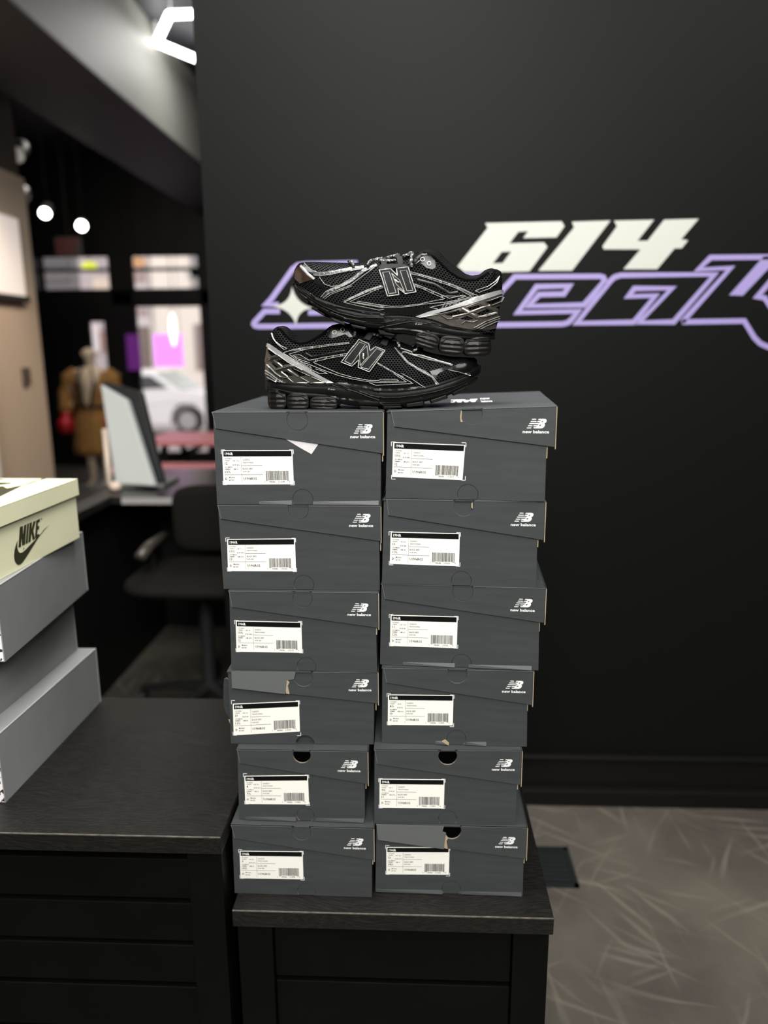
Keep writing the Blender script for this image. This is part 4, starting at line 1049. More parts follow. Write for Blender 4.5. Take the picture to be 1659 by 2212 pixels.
hi = dict(sign=-1, yc=1.055,
 ends=[(631.3,600),(1072,640)], uends=[(634,590),(1085.5,600)], open=(.035,.44),
 top=U1([(445,430),(452,380),(465,345),(500,280),(540,240),(620,225),(800,225),(1000,232),(1200,238),(1330,235),(1440,222),(1560,200),(1640,195)])
    + U2([(60,185),(230,140),(400,115),(480,105),(560,72),(650,62),(740,78),(800,125),(850,195),(950,265),(1050,335),(1100,372),(1180,395),(1280,382),(1350,325),(1430,302),(1500,305),(1548,335),(1572,400),(1582,480),(1580,560),(1572,640)]),
 near=U2([(400,125),(480,115),(560,85),(620,100),(700,145),(760,200),(830,275),(900,335),(1000,405),(1100,442),(1230,442),(1330,392),(1400,342),(1480,318),(1545,345),(1572,410),(1582,490),(1580,560)]),
 far=U2([(400,115),(480,105),(560,72),(650,62),(740,78),(800,125),(850,195),(950,268),(1050,338),(1100,375),(1180,398),(1280,384),(1350,326),(1430,304),(1500,307),(1548,337),(1572,402),(1582,485),(1580,560)]),
 junc=U1([(440,470),(452,500),(480,530),(540,545),(640,605),(740,680),(840,722),(980,775),(1100,812),(1300,852),(1540,880),(1640,880)])+U2([(60,900),(250,892),(430,905),(520,930),(700,975),(900,1040),(1150,1080),(1300,1090),(1480,1080),(1500,1050),(1538,900),(1558,750),(1576,600)]),
 bot=U1([(435,470),(445,520),(470,575),(530,650),(670,758),(800,860),(950,945),(1200,1035),(1430,1090),(1640,1112)])+U2([(60,1105),(170,1132),(300,1125),(440,1150),(600,1150),(760,1180),(1080,1205),(1430,1205),(1500,1200)]),
 pods=[(896,718,948.5,753,-.30),(949,726,1003,766.5,-.10),(1003.5,728,1063,770.5,.03)],
 treads=[U1([(525,648),(562,660),(672,760),(655,785),(540,695)]), U1([(708,818),(890,922),(878,948),(700,842)]), U1([(950,952),(1160,1038),(1150,1072),(1000,1015)]), U1([(1212,1045),(1435,1092),(1425,1128),(1240,1085)]), U2([(-20,1085),(60,1110),(210,1140),(190,1165),(0,1142)])],
 patches=[
  ('heel_cage','steel',[[U2([(560,922),(760,872),(900,845),(1100,775),(1350,695),(1562,625),(1560,740),(1552,830),(1535,900),(1500,1060),(1400,1080),(1150,1075),(900,1030),(700,955)]),
     U2([(1122,802),(1268,762),(1288,800),(1190,843),(1150,835)]), U2([(1235,872),(1370,817),(1408,850),(1310,897),(1268,893)]), U2([(832,890),(1010,838),(1088,862),(938,913)]), U2([(1022,940),(1120,902),(1215,945),(1120,960)]), U2([(1368,735),(1535,668),(1540,712),(1422,762)]), U2([(1478,795),(1540,768),(1538,812),(1500,812)])]],None),
  ('side_stripe','silver',[U2([(455,912),(640,845),(900,782),(1200,672),(1450,592),(1560,568),(1576,610),(1350,690),(1100,770),(800,850),(610,910),(520,930)])],'bright silver diagonal stripe'),
  ('toe_cap','bronze',[U1([(500,300),(545,290),(640,385),(715,455),(545,508),(478,440),(475,360)])],'bronze tinted patent toe cap'),
  ('overlay','gloss',[U2([(0,790),(200,812),(450,800),(650,790),(760,820),(500,900),(430,900),(250,888),(60,897),(0,900)]), U1([(1000,775),(1110,758),(1300,790),(1560,865),(1620,880),(1300,850)]),
     U1([(730,450),(790,450),(870,560),(925,600),(885,625),(860,600),(730,500)])],None),
  ('eyestay','gloss',[U2([(440,180),(480,120),(560,95),(650,132),(700,190),(722,240),(712,290),(672,310),(600,290),(540,238),(480,262),(442,245)])],None),
  ('midsole_panel','gloss',[U2([(150,1075),(300,1055),(480,1050),(610,1075),(668,1100),(500,1120),(440,1142),(330,1118),(160,1110)])],None)],
 poff={'heel_cage':.0016,'side_stripe':.0022,'eyestay':.0010,'toe_cap':.001},
 bands=[('overlay_band','dsilver',8.0,[U1([(590,262),(680,345),(760,385),(900,380),(1150,335),(1300,305),(1390,300)])],.0011), ('overlay_band','silver',5.5,[U1([(552,275),(650,385),(735,450)])],.0012),
   ('overlay_band','dsilver',6.5,[U1([(845,690),(900,620),(1080,540),(1220,470),(1310,400),(1400,330),(1560,268)])],.0010), ('overlay_band','dsilver',4.5,[U1([(1130,745),(1300,665),(1440,600),(1630,540)])],.0009),
   ('overlay_band','gloss',6.0,[U2([(390,350),(620,412),(780,462),(960,525),(1100,590),(1200,650)]), U2([(445,508),(560,550),(680,600),(820,660),(1080,665)]), U2([(480,440),(700,500),(900,620),(1000,600)])],.0008),
   ('collar_binding','lining',3.0,[U2([(560,95),(690,150),(760,212),(830,285),(900,345),(1000,412),(1100,448),(1230,448),(1330,400),(1400,350)])],.0008)],
 piping=[U2([(390,342),(480,365),(600,400),(780,455),(960,515),(1100,580),(1262,650),(1050,705),(900,738),(640,795),(745,815)]),
   U2([(400,372),(500,388),(640,432),(880,512),(1000,562),(1180,655),(1060,690),(850,728),(600,750),(400,782),(200,800),(0,790)]),
   U2([(445,500),(540,530),(680,588),(800,640),(890,680),(1065,640),(1110,655),(1000,685)]), U2([(450,520),(560,560),(680,620),(840,685),(700,710),(500,755),(300,778),(150,782),(0,765)]),
   U2([(1220,585),(1270,605),(1400,555),(1500,470),(1530,395),(1480,458),(1380,528),(1225,583)]),
   U1([(820,690),(880,620),(1050,550),(1230,440),(1360,380),(1398,330),(1370,312),(1300,312),(1150,352),(950,395),(800,410),(730,400)]), U1([(845,705),(930,640),(1200,540),(1450,360),(1560,275)]), U1([(870,715),(950,655),(1230,545)]),
   U1([(1640,545),(1480,600),(1300,680),(1120,757),(1300,800),(1480,838),(1590,862),(1655,848)]), U1([(1640,565),(1540,597),(1450,642),(1200,750),(1400,790),(1640,830)]), U1([(1655,800),(1310,745),(1290,762),(1655,818)]),
   U1([(800,425),(870,520),(960,552),(1090,530),(1230,440)]), U1([(560,290),(660,395),(735,455)]), U1([(600,245),(690,335),(790,370)]),
   U2([(575,188),(612,225)]), U2([(568,205),(605,240)]), U2([(520,195),(470,240)])],
 ticks=[tuple(U2([(x,y),(x-6,y+h)])) for x,y,h in ((510,376,18),(560,390,20),(590,398,22),(650,416,24),(668,422,24),(772,456,26),(790,462,26),(882,490,28),(898,496,28),(1000,532,32),(1018,540,32),(490,520,22),(510,526,22),(572,548,24),(590,556,24),(670,588,28),(688,596,28),(790,640,30),(806,648,28))]
   + [tuple(U1([(x,y),(x+10,y+20)])) for x,y in ((860,372),(940,370),(1000,362),(1060,352),(1110,342),(1150,335),(1100,532),(1150,505),(1200,478),(1250,440),(1300,405),(1530,588),(1570,578),(1465,600))],
 ridges=[U1([(460,520),(560,610),(700,720),(860,810),(1050,890),(1300,950),(1640,965)])+U2([(200,958),(450,965),(640,1000),(900,1050)]), U1([(470,565),(580,665),(740,780),(900,870),(1150,970),(1400,1020),(1640,1030)]), U1([(680,640),(760,720),(900,780),(1100,830),(1300,870),(1500,920)]),
   U2([(0,1050),(200,1010),(400,975),(560,1000),(820,1045)]), U2([(0,1000),(200,960),(430,950),(700,1000),(1000,1070),(1400,1100)]), U2([(480,1140),(700,1165),(750,1220)]), U2([(800,1240),(850,1205),(1020,1215),(1050,1260)]), U2([(1110,1260),(1150,1218),(1410,1215)])],
 struts=[(7.5,*U2([(1285,740),(1380,800),(1500,845)])), (7.5,*U2([(1050,815),(1150,870),(1270,935)])), (4.0,*U2([(1120,870),(1300,800),(1400,770)])), (4.0,*U2([(930,915),(1120,880),(1240,840)])), (3.5,*U2([(1230,925),(1320,905),(1480,860)])), (3.0,*U2([(860,940),(1010,930)]))],
 cage_lines=[U2([(520,925),(900,855),(1030,820)]), U2([(1110,795),(1260,735)]), U2([(1360,720),(1550,650)]), U2([(1205,1055),(1350,975),(1530,905)]), U2([(1240,1068),(1380,990),(1530,930)]), U2([(1285,1075),(1420,1005),(1520,960)]), U2([(780,890),(870,945),(930,930)]), U2([(1050,1000),(1100,970),(1190,985),(1250,958)]), U2([(1270,915),(1330,920),(1480,870)]), U2([(930,920),(1110,875),(1280,810)]), U2([(1420,770),(1550,715)])],
 N=dict(out=U2([(-5,332),(140,312),(228,398),(215,308),(362,288),(466,600),(326,625),(228,552),(245,635),(98,655)]),
   stems=[U2([(35,362),(122,350),(208,612),(118,627)]), U2([(262,342),(342,330),(425,582),(348,592)]), U2([(155,372),(252,455),(318,605),(212,508)])],
   txt=(U2([(182,452)])[0],(.85,.5),(.4,-.9))),
 w_model=(U2([(795,800)])[0],(.93,-.28),(.25,-1),8.5,42), w_sole=(U2([(455,1015)])[0],(1,.0),(0,-1)),
 rings=U2([(552,188),(632,240)]),
 laces=[U2([(415,110),(418,170),(405,240),(410,295)]), U1([(1190,240),(1240,262),(1250,300)]), U1([(1440,295),(1465,240),(1500,205),(1570,188),(1640,200)]), U2([(90,190),(150,168),(220,160)]), U2([(300,160),(360,150),(420,105)]), U2([(0,220),(100,225),(210,215)])],
 crossings=[(760,566),(815,560),(857,554),(888,548)],
 loops=[U2([(18,202),(85,180),(95,270),(22,290)]), U2([(215,152),(278,127),(303,250),(236,275)]), U2([(0,300),(30,272),(150,255),(330,262),(350,285),(215,303),(140,308),(0,328)])])
r = onY(800, 885, 1.05)
s_low = make_sneaker(low, 'black running sneaker with heel to the left, standing on the shoe boxes', Vector((r.x, 1.055, BOX['L1']['ztop'])))
r = onY(860, 770, 1.05)
s_hi = make_sneaker(hi, 'black running sneaker with toe to the left, balanced on top of the other', Vector((r.x, 1.055, r.z)))

# ================================================================== SHOP BEYOND THE WALL
YF = 8.45            # street front
bk = MT['black']
# ---- facade: frames as structure, panes as parts of the windows
def facade_piece(name, x0, x1, z0, z1, y=YF, dy=0.12, mt=None):
    m = MB(); m.box((x0, y, z0), (x1, y+dy, z1)); return struct(name, m, mt or bk)
pxX = lambda x, y, Y=YF: onY(x, y, Y).x
pxZ = lambda x, y, Y=YF: onY(x, y, Y).z
xa, xb = pxX(70, 600), pxX(238, 600)         # left transom light
xc, xd = pxX(281, 600), pxX(431, 600)        # right transom light
xe, xf = pxX(196, 800), pxX(236, 800)        # slot seen beside the mannequin
zt1, zt0 = pxZ(200, 549), pxZ(200, 629)
zw1 = pxZ(360, 657); zl1_ = pxZ(200, 690)
zsill = 0.30
facade_piece('wall_front', -4.2, 0.3, zt1, CEIL)
facade_piece('trim_2', -4.2, 0.3, zw1, zt0)
facade_piece('trim_3', -4.2, xa, 0, zt1); facade_piece('trim_4', xb, xc, 0, zt0+.0); facade_piece('trim_5', xd, 0.3, 0, zt1)
facade_piece('trim_6', xb, xc, zt0, zt1)
facade_piece('trim_7', xa, xe, zsill, zw1); facade_piece('trim_8', xe, xf, zl1_, zw1); facade_piece('trim_9', xf, xb, zsill, zw1)
facade_piece('trim_10', xa, xb, 0, zsill); facade_piece('trim_11', xc, xd, 0, 0.12)
glass, N_, L_, b_ = new_mat('window_glass'); b_.inputs['Roughness'].default_value = 0.0; b_.inputs['Transmission Weight'].default_value = 1.0; b_.inputs['IOR'].default_value = 1.01
b_.inputs['Specular IOR Level'].default_value = 0.3
zbar = pxZ(200, 583)
for i, (x0, x1, z0, z1, bar) in enumerate(((xa, xb, zt0, zt1, 1), (xc, xd, zt0, zt1, 1), (xc, xd, .12, zw1, 0), (xe, xf, zsill, zl1_, 0))):
    w_ = thing('window_%d' % (i+1), ((x0+x1)/2, YF, z0), None, None); w_['kind'] = 'structure'
    e = .025; m = MB()
    for q in ((x0, z0, x1, z0+e), (x0, z1-e, x1, z1), (x0, z0, x0+e, z1), (x1-e, z0, x1, z1)): m.box((q[0], YF+.02, q[1]), (q[2], YF+.07, q[3]))
    if bar: m.box((x0, YF+.0, zbar-.018), (x1, YF+.05, zbar+.018))
    m.build('window_frame', bk, w_)
    m = MB(); m.box((x0+e, YF+.04, z0+e), (x1-e, YF+.046, z1-e)); m.build('pane', glass, w_)
# ---- warm lit partition wall on the far left
XP = -2.42
pY = onX(84, 700, XP).y
warm = mat('warm_beige_wall', (0.50, 0.40, 0.30), 0.7)
ptop = onX(45, 383, XP).z
m = MB(); m.box((XP-0.001, -1.2, 0), (XP, pY, 0.001)); 
m = MB(); m.box((XP-0.45, 1.2, 0), (XP, pY, ptop)); struct('wall_partition', m, warm)
m = MB(); m.box((XP-0.45, 1.2, ptop+.001), (XP-.02, pY-.02, CEIL-.002)); struct('wall_partition_upper', m, mat('brown_wall_paint', (0.06, 0.045, 0.035), 0.7))
# pale display panel on it
a = onX(28, 474, XP); c = onX(42, 640, XP)
t = thing('wall_panel', (XP+.01, a.y-.6, c.z), 'pale backlit panel on the beige wall at the left edge', 'wall panel')
m = MB(); m.box((XP+.001, a.y-1.4, c.z), (XP+.03, a.y, a.z)); m.build('panel_face', mat('pale_panel', (0.80, 0.76, 0.72), 0.6, emit=(1, .86, .78), estr=.28), t)  # face material has a faint glow of its own
m = MB(); m.box((XP+.001, a.y-1.4, c.z-.035), (XP+.045, a.y+.02, c.z-.001)); m.build('panel_ledge', mat('dark_ledge', (.03, .03, .03), .5), t)
# leaning white mirror frame
p0, p1 = onX(2, 800, XP+.12), onX(25, 1024, XP+.12)
t = thing('leaning_mirror', (XP+.2, p0.y-.3, 0), 'white framed mirror leaning at the left edge behind the lime box', 'mirror')
m = MB()
y1 = p1.y-.12; m.box((XP+.02, y1-.7, 0.0), (XP+.07, y1, 1.27)); 
o = m.build('mirror_glass', mat('mirror_glass', (.12, .12, .12), .12, metal=.8), t)
m = MB(); m.box((XP+.015, y1, 0.0), (XP+.11, y1+.035, 1.30)); m.box((XP+.015, y1-.735, 0.0), (XP+.11, y1-.7, 1.30)); m.box((XP+.015, y1-.7, 1.27), (XP+.11, y1, 1.30))
m.build('mirror_frame', mat('white_frame', (.75, .76, .76), .4), t)
wl = bpy.data.lights.new('partition_lamp', 'SPOT'); wl.energy = 90; wl.color = (1, .80, .62); wl.spot_size = 1.35; wl.shadow_soft_size = .08; wl.spot_blend = .7
wo = bpy.data.objects.new('partition_lamp', wl); COL.objects.link(wo); wo.location = (-1.25, 3.7, 2.65)
wo.rotation_euler = Vector((-1.25, .1, -1.55)).to_track_quat('-Z', 'Y').to_euler()
# outlet-like dark fitting on the wall
q = onX(52, 812, XP); m = MB(); m.box((XP+.001, q.y-.03, q.z-.05), (XP+.025, q.y+.03, q.z+.05), 0)
tag(m.build('wall_switch', mat('brown_fitting', (.08, .06, .05), .5)), 'small dark fitting on the beige wall at the left', 'switch')

# ---- track spotlights
def spot(px_, py_, Y, label, lit, r=.043, aim=(0.1, -.8, -.55)):
    p = onY(px_, py_, Y); t = thing('track_spotlight', p, label, 'spotlight', 'ceiling spotlights')
    d = Vector(aim).normalized()
    x = d.cross(Vector((0, 0, 1))).normalized(); y = d.cross(x)
    m = MB(); m.tube([p-d*.14, p-d*.11, p-d*.01], r*1.12, 20, rf=[.75, 1, 1]); m.build('lamp_head', mat('spot_housing', (.03, .028, .026), .4), t, smooth=True, sharp=40)
    m = MB(); m.tube([p-d*.009, p+d*.004], r, 24)
    o = m.build('lamp_lens', mat('lamp_lens', (.9, .9, .85), .3, emit=(1, .98, .90), estr=(14 if lit else .08)), t)
    m = MB(); m.tube([p-d*.08+Vector((0, 0, .03)), Vector((p-d*.08).to_tuple()[:2]+(CEIL-.001,))], .002, 6); m.build('lamp_stem', MT['black'], t)
spot(97, 461, 6.8, 'left one of the two glowing spotlights under the dark ceiling', 1)
spot(176, 488, 7.0, 'right one of the two glowing spotlights under the dark ceiling', 1, aim=(.25, -.8, -.3))
spot(34, 334, 4.9, 'unlit warm grey spotlight at the upper left edge', 0, r=.05)
spot(40, 432, 5.0, 'unlit black spotlight head in front of the brown wall strip', 0, r=.045)
# ---- exit sign
p = onY(146, 533, 7.4); w_, h_ = .125, .09
t = thing('exit_sign', p, 'dim red EXIT sign hanging under the dark ceiling', 'exit sign')
m = MB(); m.box((p.x-w_, p.y, p.z-h_), (p.x+w_, p.y+.05, p.z+h_)); m.build('sign_case', mat('sign_case', (.03, .026, .024), .5), t, bevel=.004)
m = MB(); put_text(m, 'EXIT', lambda x, y, d: Vector((p.x-w_*.85+x, p.y-.002, p.z-h_*.7+y)), 0, 0, h_*1.4, 0, width=w_*1.7, bold=.05)
m.build('sign_letters', mat('red_letters', (.06, .01, .01), .5, emit=(1, .1, .08), estr=.012), t)
m = MB(); m.box((p.x-.01, p.y+.02, p.z+h_), (p.x+.01, p.y+.03, CEIL-.001)); m.build('sign_stem', bk, t)

# ---- hexagonal LED tube lamp
h = [onZ(x, y, 3.20) for x, y in ((418, 32), (366, 32), (338, 92), (418, 130))]
v1, v2 = h[1], h[2]; side = (v2-v1).length
c0 = None
for sgn in (1, -1):
    dd = (v2-v1); c_ = (v1+v2)/2+Vector((-dd.y, dd.x, 0))*sgn*math.sqrt(3)/2
    if c_.x > v1.x: c0 = c_
def hexlamp(cx, cy, R, a0, label):
    t = thing('hexagon_lamp', (cx, cy, 3.17), label, 'ceiling lamp', 'hexagonal tube lamps on the ceiling')
    P = [Vector((cx+R*math.cos(a0+i*PI/3), cy+R*math.sin(a0+i*PI/3), 3.20)) for i in range(6)]
    em = mat('led_tube', (.9, .9, .9), .3, emit=(1, .99, .96), estr=9)
    for i in range(6):
        a, b = P[i], P[(i+1) % 6]; d = (b-a).normalized()
        m = MB(); m.tube([a, b], .022, 12); m.build('lamp_tube', em, t, smooth=True, sharp=40)
    for i in range(6):
        m = MB(); m.cyl(P[i]+Vector((0, 0, .018)), .012, CEIL-3.218-.001, 12); m.build('lamp_joint', mat('lamp_joint', (.6, .6, .6), .4) if i == 0 else bpy.data.materials['lamp_joint'], t)
    return t
hexlamp(c0.x, c0.y, side, math.atan2(v1.y-c0.y, v1.x-c0.x), 'white glowing hexagonal tube lamp on the ceiling, cut off by the black wall')
area_light('hexagon_lamp_light', (c0.x, c0.y, 3.15), (0, 0, 0), .6, 8)

# ---- black counter with the tilted monitor, office chair
ctz = 0.76
cyb = onZ(360, 1073, ctz).y
x0, x1 = onZ(262, 1073, ctz).x, -0.10
t = thing('desk', ((x0+x1)/2, cyb+.3, 0), 'black desk in the gap left of the logo wall, carrying the tilted monitor', 'desk')
m = MB(); m.box((x0-.12, cyb, ctz-.03), (x1, cyb+.68, ctz)); m.build('desk_top', MT['trim'], t, bevel=.003)
m = MB(); m.box((x0-.08, cyb+.62, 0), (x1, cyb+.64, ctz-.031)); m.build('back_panel', bk, t)
m = MB(); m.box((x0-.11, cyb-.75, 0), (x0-.085, cyb+.66, ctz-.031)); m.build('end_panel', bk, t)
m = MB(); m.box((x0-.12, cyb-.80, ctz-.03), (x0-.04, cyb-.001, ctz)); m.build('end_top', MT['trim'], t)
m = MB(); m.box((x0, cyb-.004, ctz-.028), (x0+.52, cyb-.0005, ctz-.002)); o = m.build('edge_strip', mat('pale_edge_strip', (.30, .29, .28), .4), t); o['label'] = 'pale strip along the front desk edge'  # reflection on the desk edge painted as a pale strip
# monitor: pale housing slab and black screen slab, leaning back
Ym = cyb+.16
def mq(x, y, Y=Ym): return onY(x, y, Y)
nn = Vector((-.30, -1, .22)).normalized(); pm = onY(290, 1056, Ym)
def mpl(x, y, back=0.0): return onPlane(x, y, pm-nn*back, nn)
A0, A1, A2, A3 = mpl(250, 1057), mpl(334, 1060), mpl(272, 862), mpl(216, 830)
for q_ in (A0, A1): q_.z = max(q_.z, ctz+.016)
t = thing('monitor', (A0.x+.05, Ym, ctz), 'tilted monitor seen from its pale back, standing on the black desk', 'monitor')
dY = lambda p, y, dx=0: Vector((p.x+dx, p.y+y, p.z))
def slab(vs, th): 
    m = MB(); vb = [v-nn*th for v in vs]; m.mesh(vs+vb, [(0,1,2,3),(7,6,5,4),(0,4,5,1),(1,5,6,2),(2,6,7,3),(3,7,4,0)]); return m
slab([A0, A1, A2, A3], .03).build('monitor_back', mat('pale_housing', (.50, .53, .51), .4), t, bevel=.006)
slab([mpl(256, 1046, .034), mpl(352, 1042, .034), mpl(304, 846, .034), mpl(222, 822, .034)], .025).build('screen', mat('screen_glass', (.012, .014, .016), .3), t, bevel=.004)
m = MB(); a, b = dY(A0, -.035, -.008), dY(A3, -.005, .004)
m.tube([a, a+(b-a)*.55], .011, 10); m.build('cable_cover', mat('beige_strip', (.62, .52, .42), .5), t, smooth=True)
m = MB(); c_ = mq(264, 1060); m.ell((c_.x, Ym-.06, ctz+.022), (.024, .022, .02)); m.build('stand_knob', mat('beige_knob', (.68, .55, .45), .5), t, smooth=True)
m = MB(); m.box((A0.x+.02, A0.y+.0, ctz+.0005), (A1.x+.02, A0.y+.20, ctz+.012)); m.build('stand_foot', MT['grey'], t, bevel=.003)

cm = mat('chair_fabric', (.006, .0056, .004), .8, spec=.15); cp = mat('chair_plastic', (.010, .010, .010), .35)
Yc_ = 2.50
sc_ = onY(410, 1245, Yc_); t = thing('office_chair', (sc_.x, Yc_, 0), 'black office swivel chair behind the benches', 'chair')
sx, sz = sc_.x, sc_.z
m = MB(); m.ell((sx+.05, Yc_, sz), (.25, .21, .028), 28, 12, p=.5); m.build('seat', cm, t, smooth=True)
bz0, bz1 = onY(420, 1165, Yc_+.2).z, onY(420, 1078, Yc_+.2).z
m = MB(); m.ell((sx+.10, Yc_+.22, (bz0+bz1)/2), (.22, .03, (bz1-bz0)/2+.05), 28, 14, p=.38); m.build('backrest', cm, t, smooth=True)
m = MB(); m.tube([(sx+.08, Yc_+.1, sz-.02), (sx+.08, Yc_+.25, sz), (sx+.08, Yc_+.26, bz0)], .018, 8); m.build('back_support', cp, t)
for s_, q in ((-1, onY(312, 1180, Yc_)), (1, None)):
    ax = q.x+.02 if q else sx+.36; az = q.z if q else onY(312, 1180, Yc_).z
    m = MB(); m.tube([(ax, Yc_-.10, az-.012), (ax+.005, Yc_-.02, az+.006), (ax+.012, Yc_+.12, az+.006)], .020, 8); m.build('armrest', mat('worn_armrest', (.05, .042, .035), .35), t, smooth=True)  # armrest highlight put into a paler colour
    m = MB(); m.tube([(ax, Yc_, az-.01), (ax, Yc_+.02, sz+.02), (ax-s_*.08, Yc_+.02, sz-.03)], .014, 8); m.build('arm_post', cp, t)
m = MB(); m.cyl((sx+.05, Yc_, .09), .025, sz-.11, 16); m.build('gas_post', mat('post_metal', (.05, .055, .055), .3, metal=.6), t, smooth=True, sharp=40)
for i in range(5):
    a = .5+i*2*PI/5; ex, ey = sx+.05+.27*math.cos(a), Yc_+.27*math.sin(a)
    m = MB(); m.tube([(sx+.05, Yc_, .10), (ex, ey, .065)], .02, 8, rf=[1, .7]); m.build('base_leg', cp, t)
    m = MB(); m.cyl((ex-.012, ey, .026), .025, .024, 14, axis='x'); m.build('caster', cp, t)

# ---- red picnic table by the window
rm = mat('red_painted_top', (.72, .26, .28), .45)
tY = 5.4; tz = onY(430, 943, tY).z; bzz = onY(400, 1001, tY-.6).z
x0, x1 = onY(330, 940, tY).x, onY(560, 940, tY).x
t = thing('picnic_table', ((x0+x1)/2, tY, 0), 'red topped picnic table with bench seat by the shop window', 'table')
m = MB()
for k in range(4): m.box((x0, tY-.32+k*.165, tz-.03), (x1, tY-.32+k*.165+.155, tz))
m.build('table_top', rm, t, bevel=.004)
m = MB(); m.box((x0, tY-.80, bzz-.035), (x1, tY-.56, bzz)); m.build('bench_seat', rm, t, bevel=.004)
m = MB(); m.box((x0, tY+.56, bzz-.035), (x1, tY+.80, bzz)); m.build('bench_seat', rm, t, bevel=.004)
for xx in (x0+.15, x1-.15):
    for s_ in (-1, 1):
        m = MB(); m.tube([(xx, tY+s_*.18, tz-.03), (xx, tY+s_*.55, .0+.02)], .028, 4); m.build('leg', cp, t)
    m = MB(); m.tube([(xx, tY-.74, bzz-.055), (xx, tY+.74, bzz-.055)], .025, 4); m.build('crossbar', cp, t)

# ---- mannequin in a brown robe with red boxing gloves
def skin(name, verts, edges, mt, parent, lev=2, root=0):
    base = parent_world(parent); me = bpy.data.meshes.new(name)
    me.from_pydata([tuple(Vector(v[:3])) for v in verts], edges, []); me.materials.append(mt)
    o = bpy.data.objects.new(name, me); COL.objects.link(o); o.parent = parent
    md = o.modifiers.new('s', 'SKIN'); md.use_smooth_shade = True
    for i, v in enumerate(verts):
        r = v[3]; me.skin_vertices[0].data[i].radius = (r if not isinstance(r, tuple) else r)[:] if isinstance(r, tuple) else (r, r)
    me.skin_vertices[0].data[root].use_root = True
    sb = o.modifiers.new('d', 'SUBSURF'); sb.levels = lev; sb.render_levels = lev
    return o
mp_ = onY(205, 900, 7.1); mx, my = mp_.x, 7.1
HT = pxZ(203, 742, 7.1)
k = HT/1.78
t = thing('mannequin', (mx, my, 0), 'bald pale mannequin in an open brown robe with red boxing gloves by the front window', 'mannequin')
z = lambda q: q*k
sk = mat('mannequin_skin', (.60, .47, .34), .45)
V = [(0,0,z(.95),.105),(0,0,z(1.12),.095),(0,0,z(1.30),.12),(0,0,z(1.42),.10),(0,-.005,z(1.49),.038),(0,-.01,z(1.565),.046),(0,-.012,z(1.645),.064),(0,-.006,z(1.735),.052),
     (.10,0,z(1.42),.055),(.17,.0,z(1.40),.05),(.21,-.01,z(1.15),.038),(.20,-.09,z(.93),.028),
     (-.10,0,z(1.42),.055),(-.17,.0,z(1.40),.05),(-.215,-.02,z(1.15),.038),(-.205,-.10,z(.93),.028),
     (.07,0,z(.88),.07),(.075,-.01,z(.50),.048),(.075,.02,z(.28),.045),(.075,.03,z(.07),.030),(.08,-.09,z(.03),.022),
     (-.07,0,z(.88),.07),(-.075,-.01,z(.50),.048),(-.075,.02,z(.28),.045),(-.075,.03,z(.07),.030),(-.08,-.09,z(.03),.022)]
E = [(0,1),(1,2),(2,3),(3,4),(4,5),(5,6),(6,7),(3,8),(8,9),(9,10),(10,11),(3,12),(12,13),(13,14),(14,15),(0,16),(16,17),(17,18),(18,19),(19,20),(0,21),(21,22),(22,23),(23,24),(24,25)]
skin('body', V, E, sk, t)
m = MB(); m.ell((mx, my-.070, z(1.645)), (.008, .016, .020), 10, 8); 
for s_ in (-1, 1): m.ell((mx+s_*.024, my-.064, z(1.665)), (.011, .009, .006), 8, 6); m.ell((mx+s_*.064, my-.005, z(1.655)), (.008, .018, .028), 8, 6)
m.ell((mx, my-.062, z(1.60)), (.017, .009, .005), 10, 6)
m.build('face_relief', sk, t, smooth=True)
rb = mat('brown_robe', (.26, .125, .03), .9, noise=.3, nscale=30, bump=.5, bscale=60)
# robe: sleeves + flared open body
m = MB(); n = 28; rows = []
for (zz, rx, ry, gap) in ((1.47,.10,.09,1.25),(1.42,.20,.12,.75),(1.30,.21,.145,.52),(1.12,.17,.13,.34),(1.0,.16,.13,.05),(.9,.185,.15,.0),(.7,.20,.165,.0),(.50,.215,.18,.0),(.42,.22,.185,.0)):
    r = []
    for i in range(n+1):
        a = -PI/2+gap+(2*PI-2*gap)*i/n; f_ = 1+.05*math.sin(a*9)*(1.5-zz)
        r.append((mx+rx*math.cos(a)*f_, my+ry*math.sin(a)*f_, z(zz)))
    rows.append(r)
m.mesh([p for r in rows for p in r], [(j*(n+1)+i, j*(n+1)+i+1, (j+1)*(n+1)+i+1, (j+1)*(n+1)+i) for j in range(len(rows)-1) for i in range(n)])
o = m.build('robe', rb, t, smooth=True); so = o.modifiers.new('t', 'SOLIDIFY'); so.thickness = .008
for s_ in (-1, 1):
    m = MB(); m.tube([(mx+s_*.15, my, z(1.44)), (mx+s_*.22, my-.0, z(1.36)), (mx+s_*.25, my-.01, z(1.2)), (mx+s_*.245, my-.05, z(1.02)), (mx+s_*.235, my-.09, z(.93))], .075, 14, rf=[.7, 1, .98, .9, .95]); m.build('sleeve', rb, t, smooth=True)
m = MB(); m.tube([(mx+.172*math.cos(a)*1.02, my+.14*math.sin(a), z(1.02)) for a in np.linspace(0, 2*PI, 25)[:-1]], .016, 8, closed=True); m.build('robe_belt', mat('dark_belt', (.02, .013, .006), .8), t, smooth=True)
m = MB()
for s_ in (-1, 1):
    m.tube([(mx+s_*.05, my-.10, z(1.48)), (mx+s_*.085, my-.155, z(1.30)), (mx+s_*.03, my-.15, z(1.03))], .014, 8)
m.build('lapel', mat('black_lapel', (.008, .008, .008), .7), t, smooth=True)
rg = mat('red_glove', (.45, .012, .02), .35)
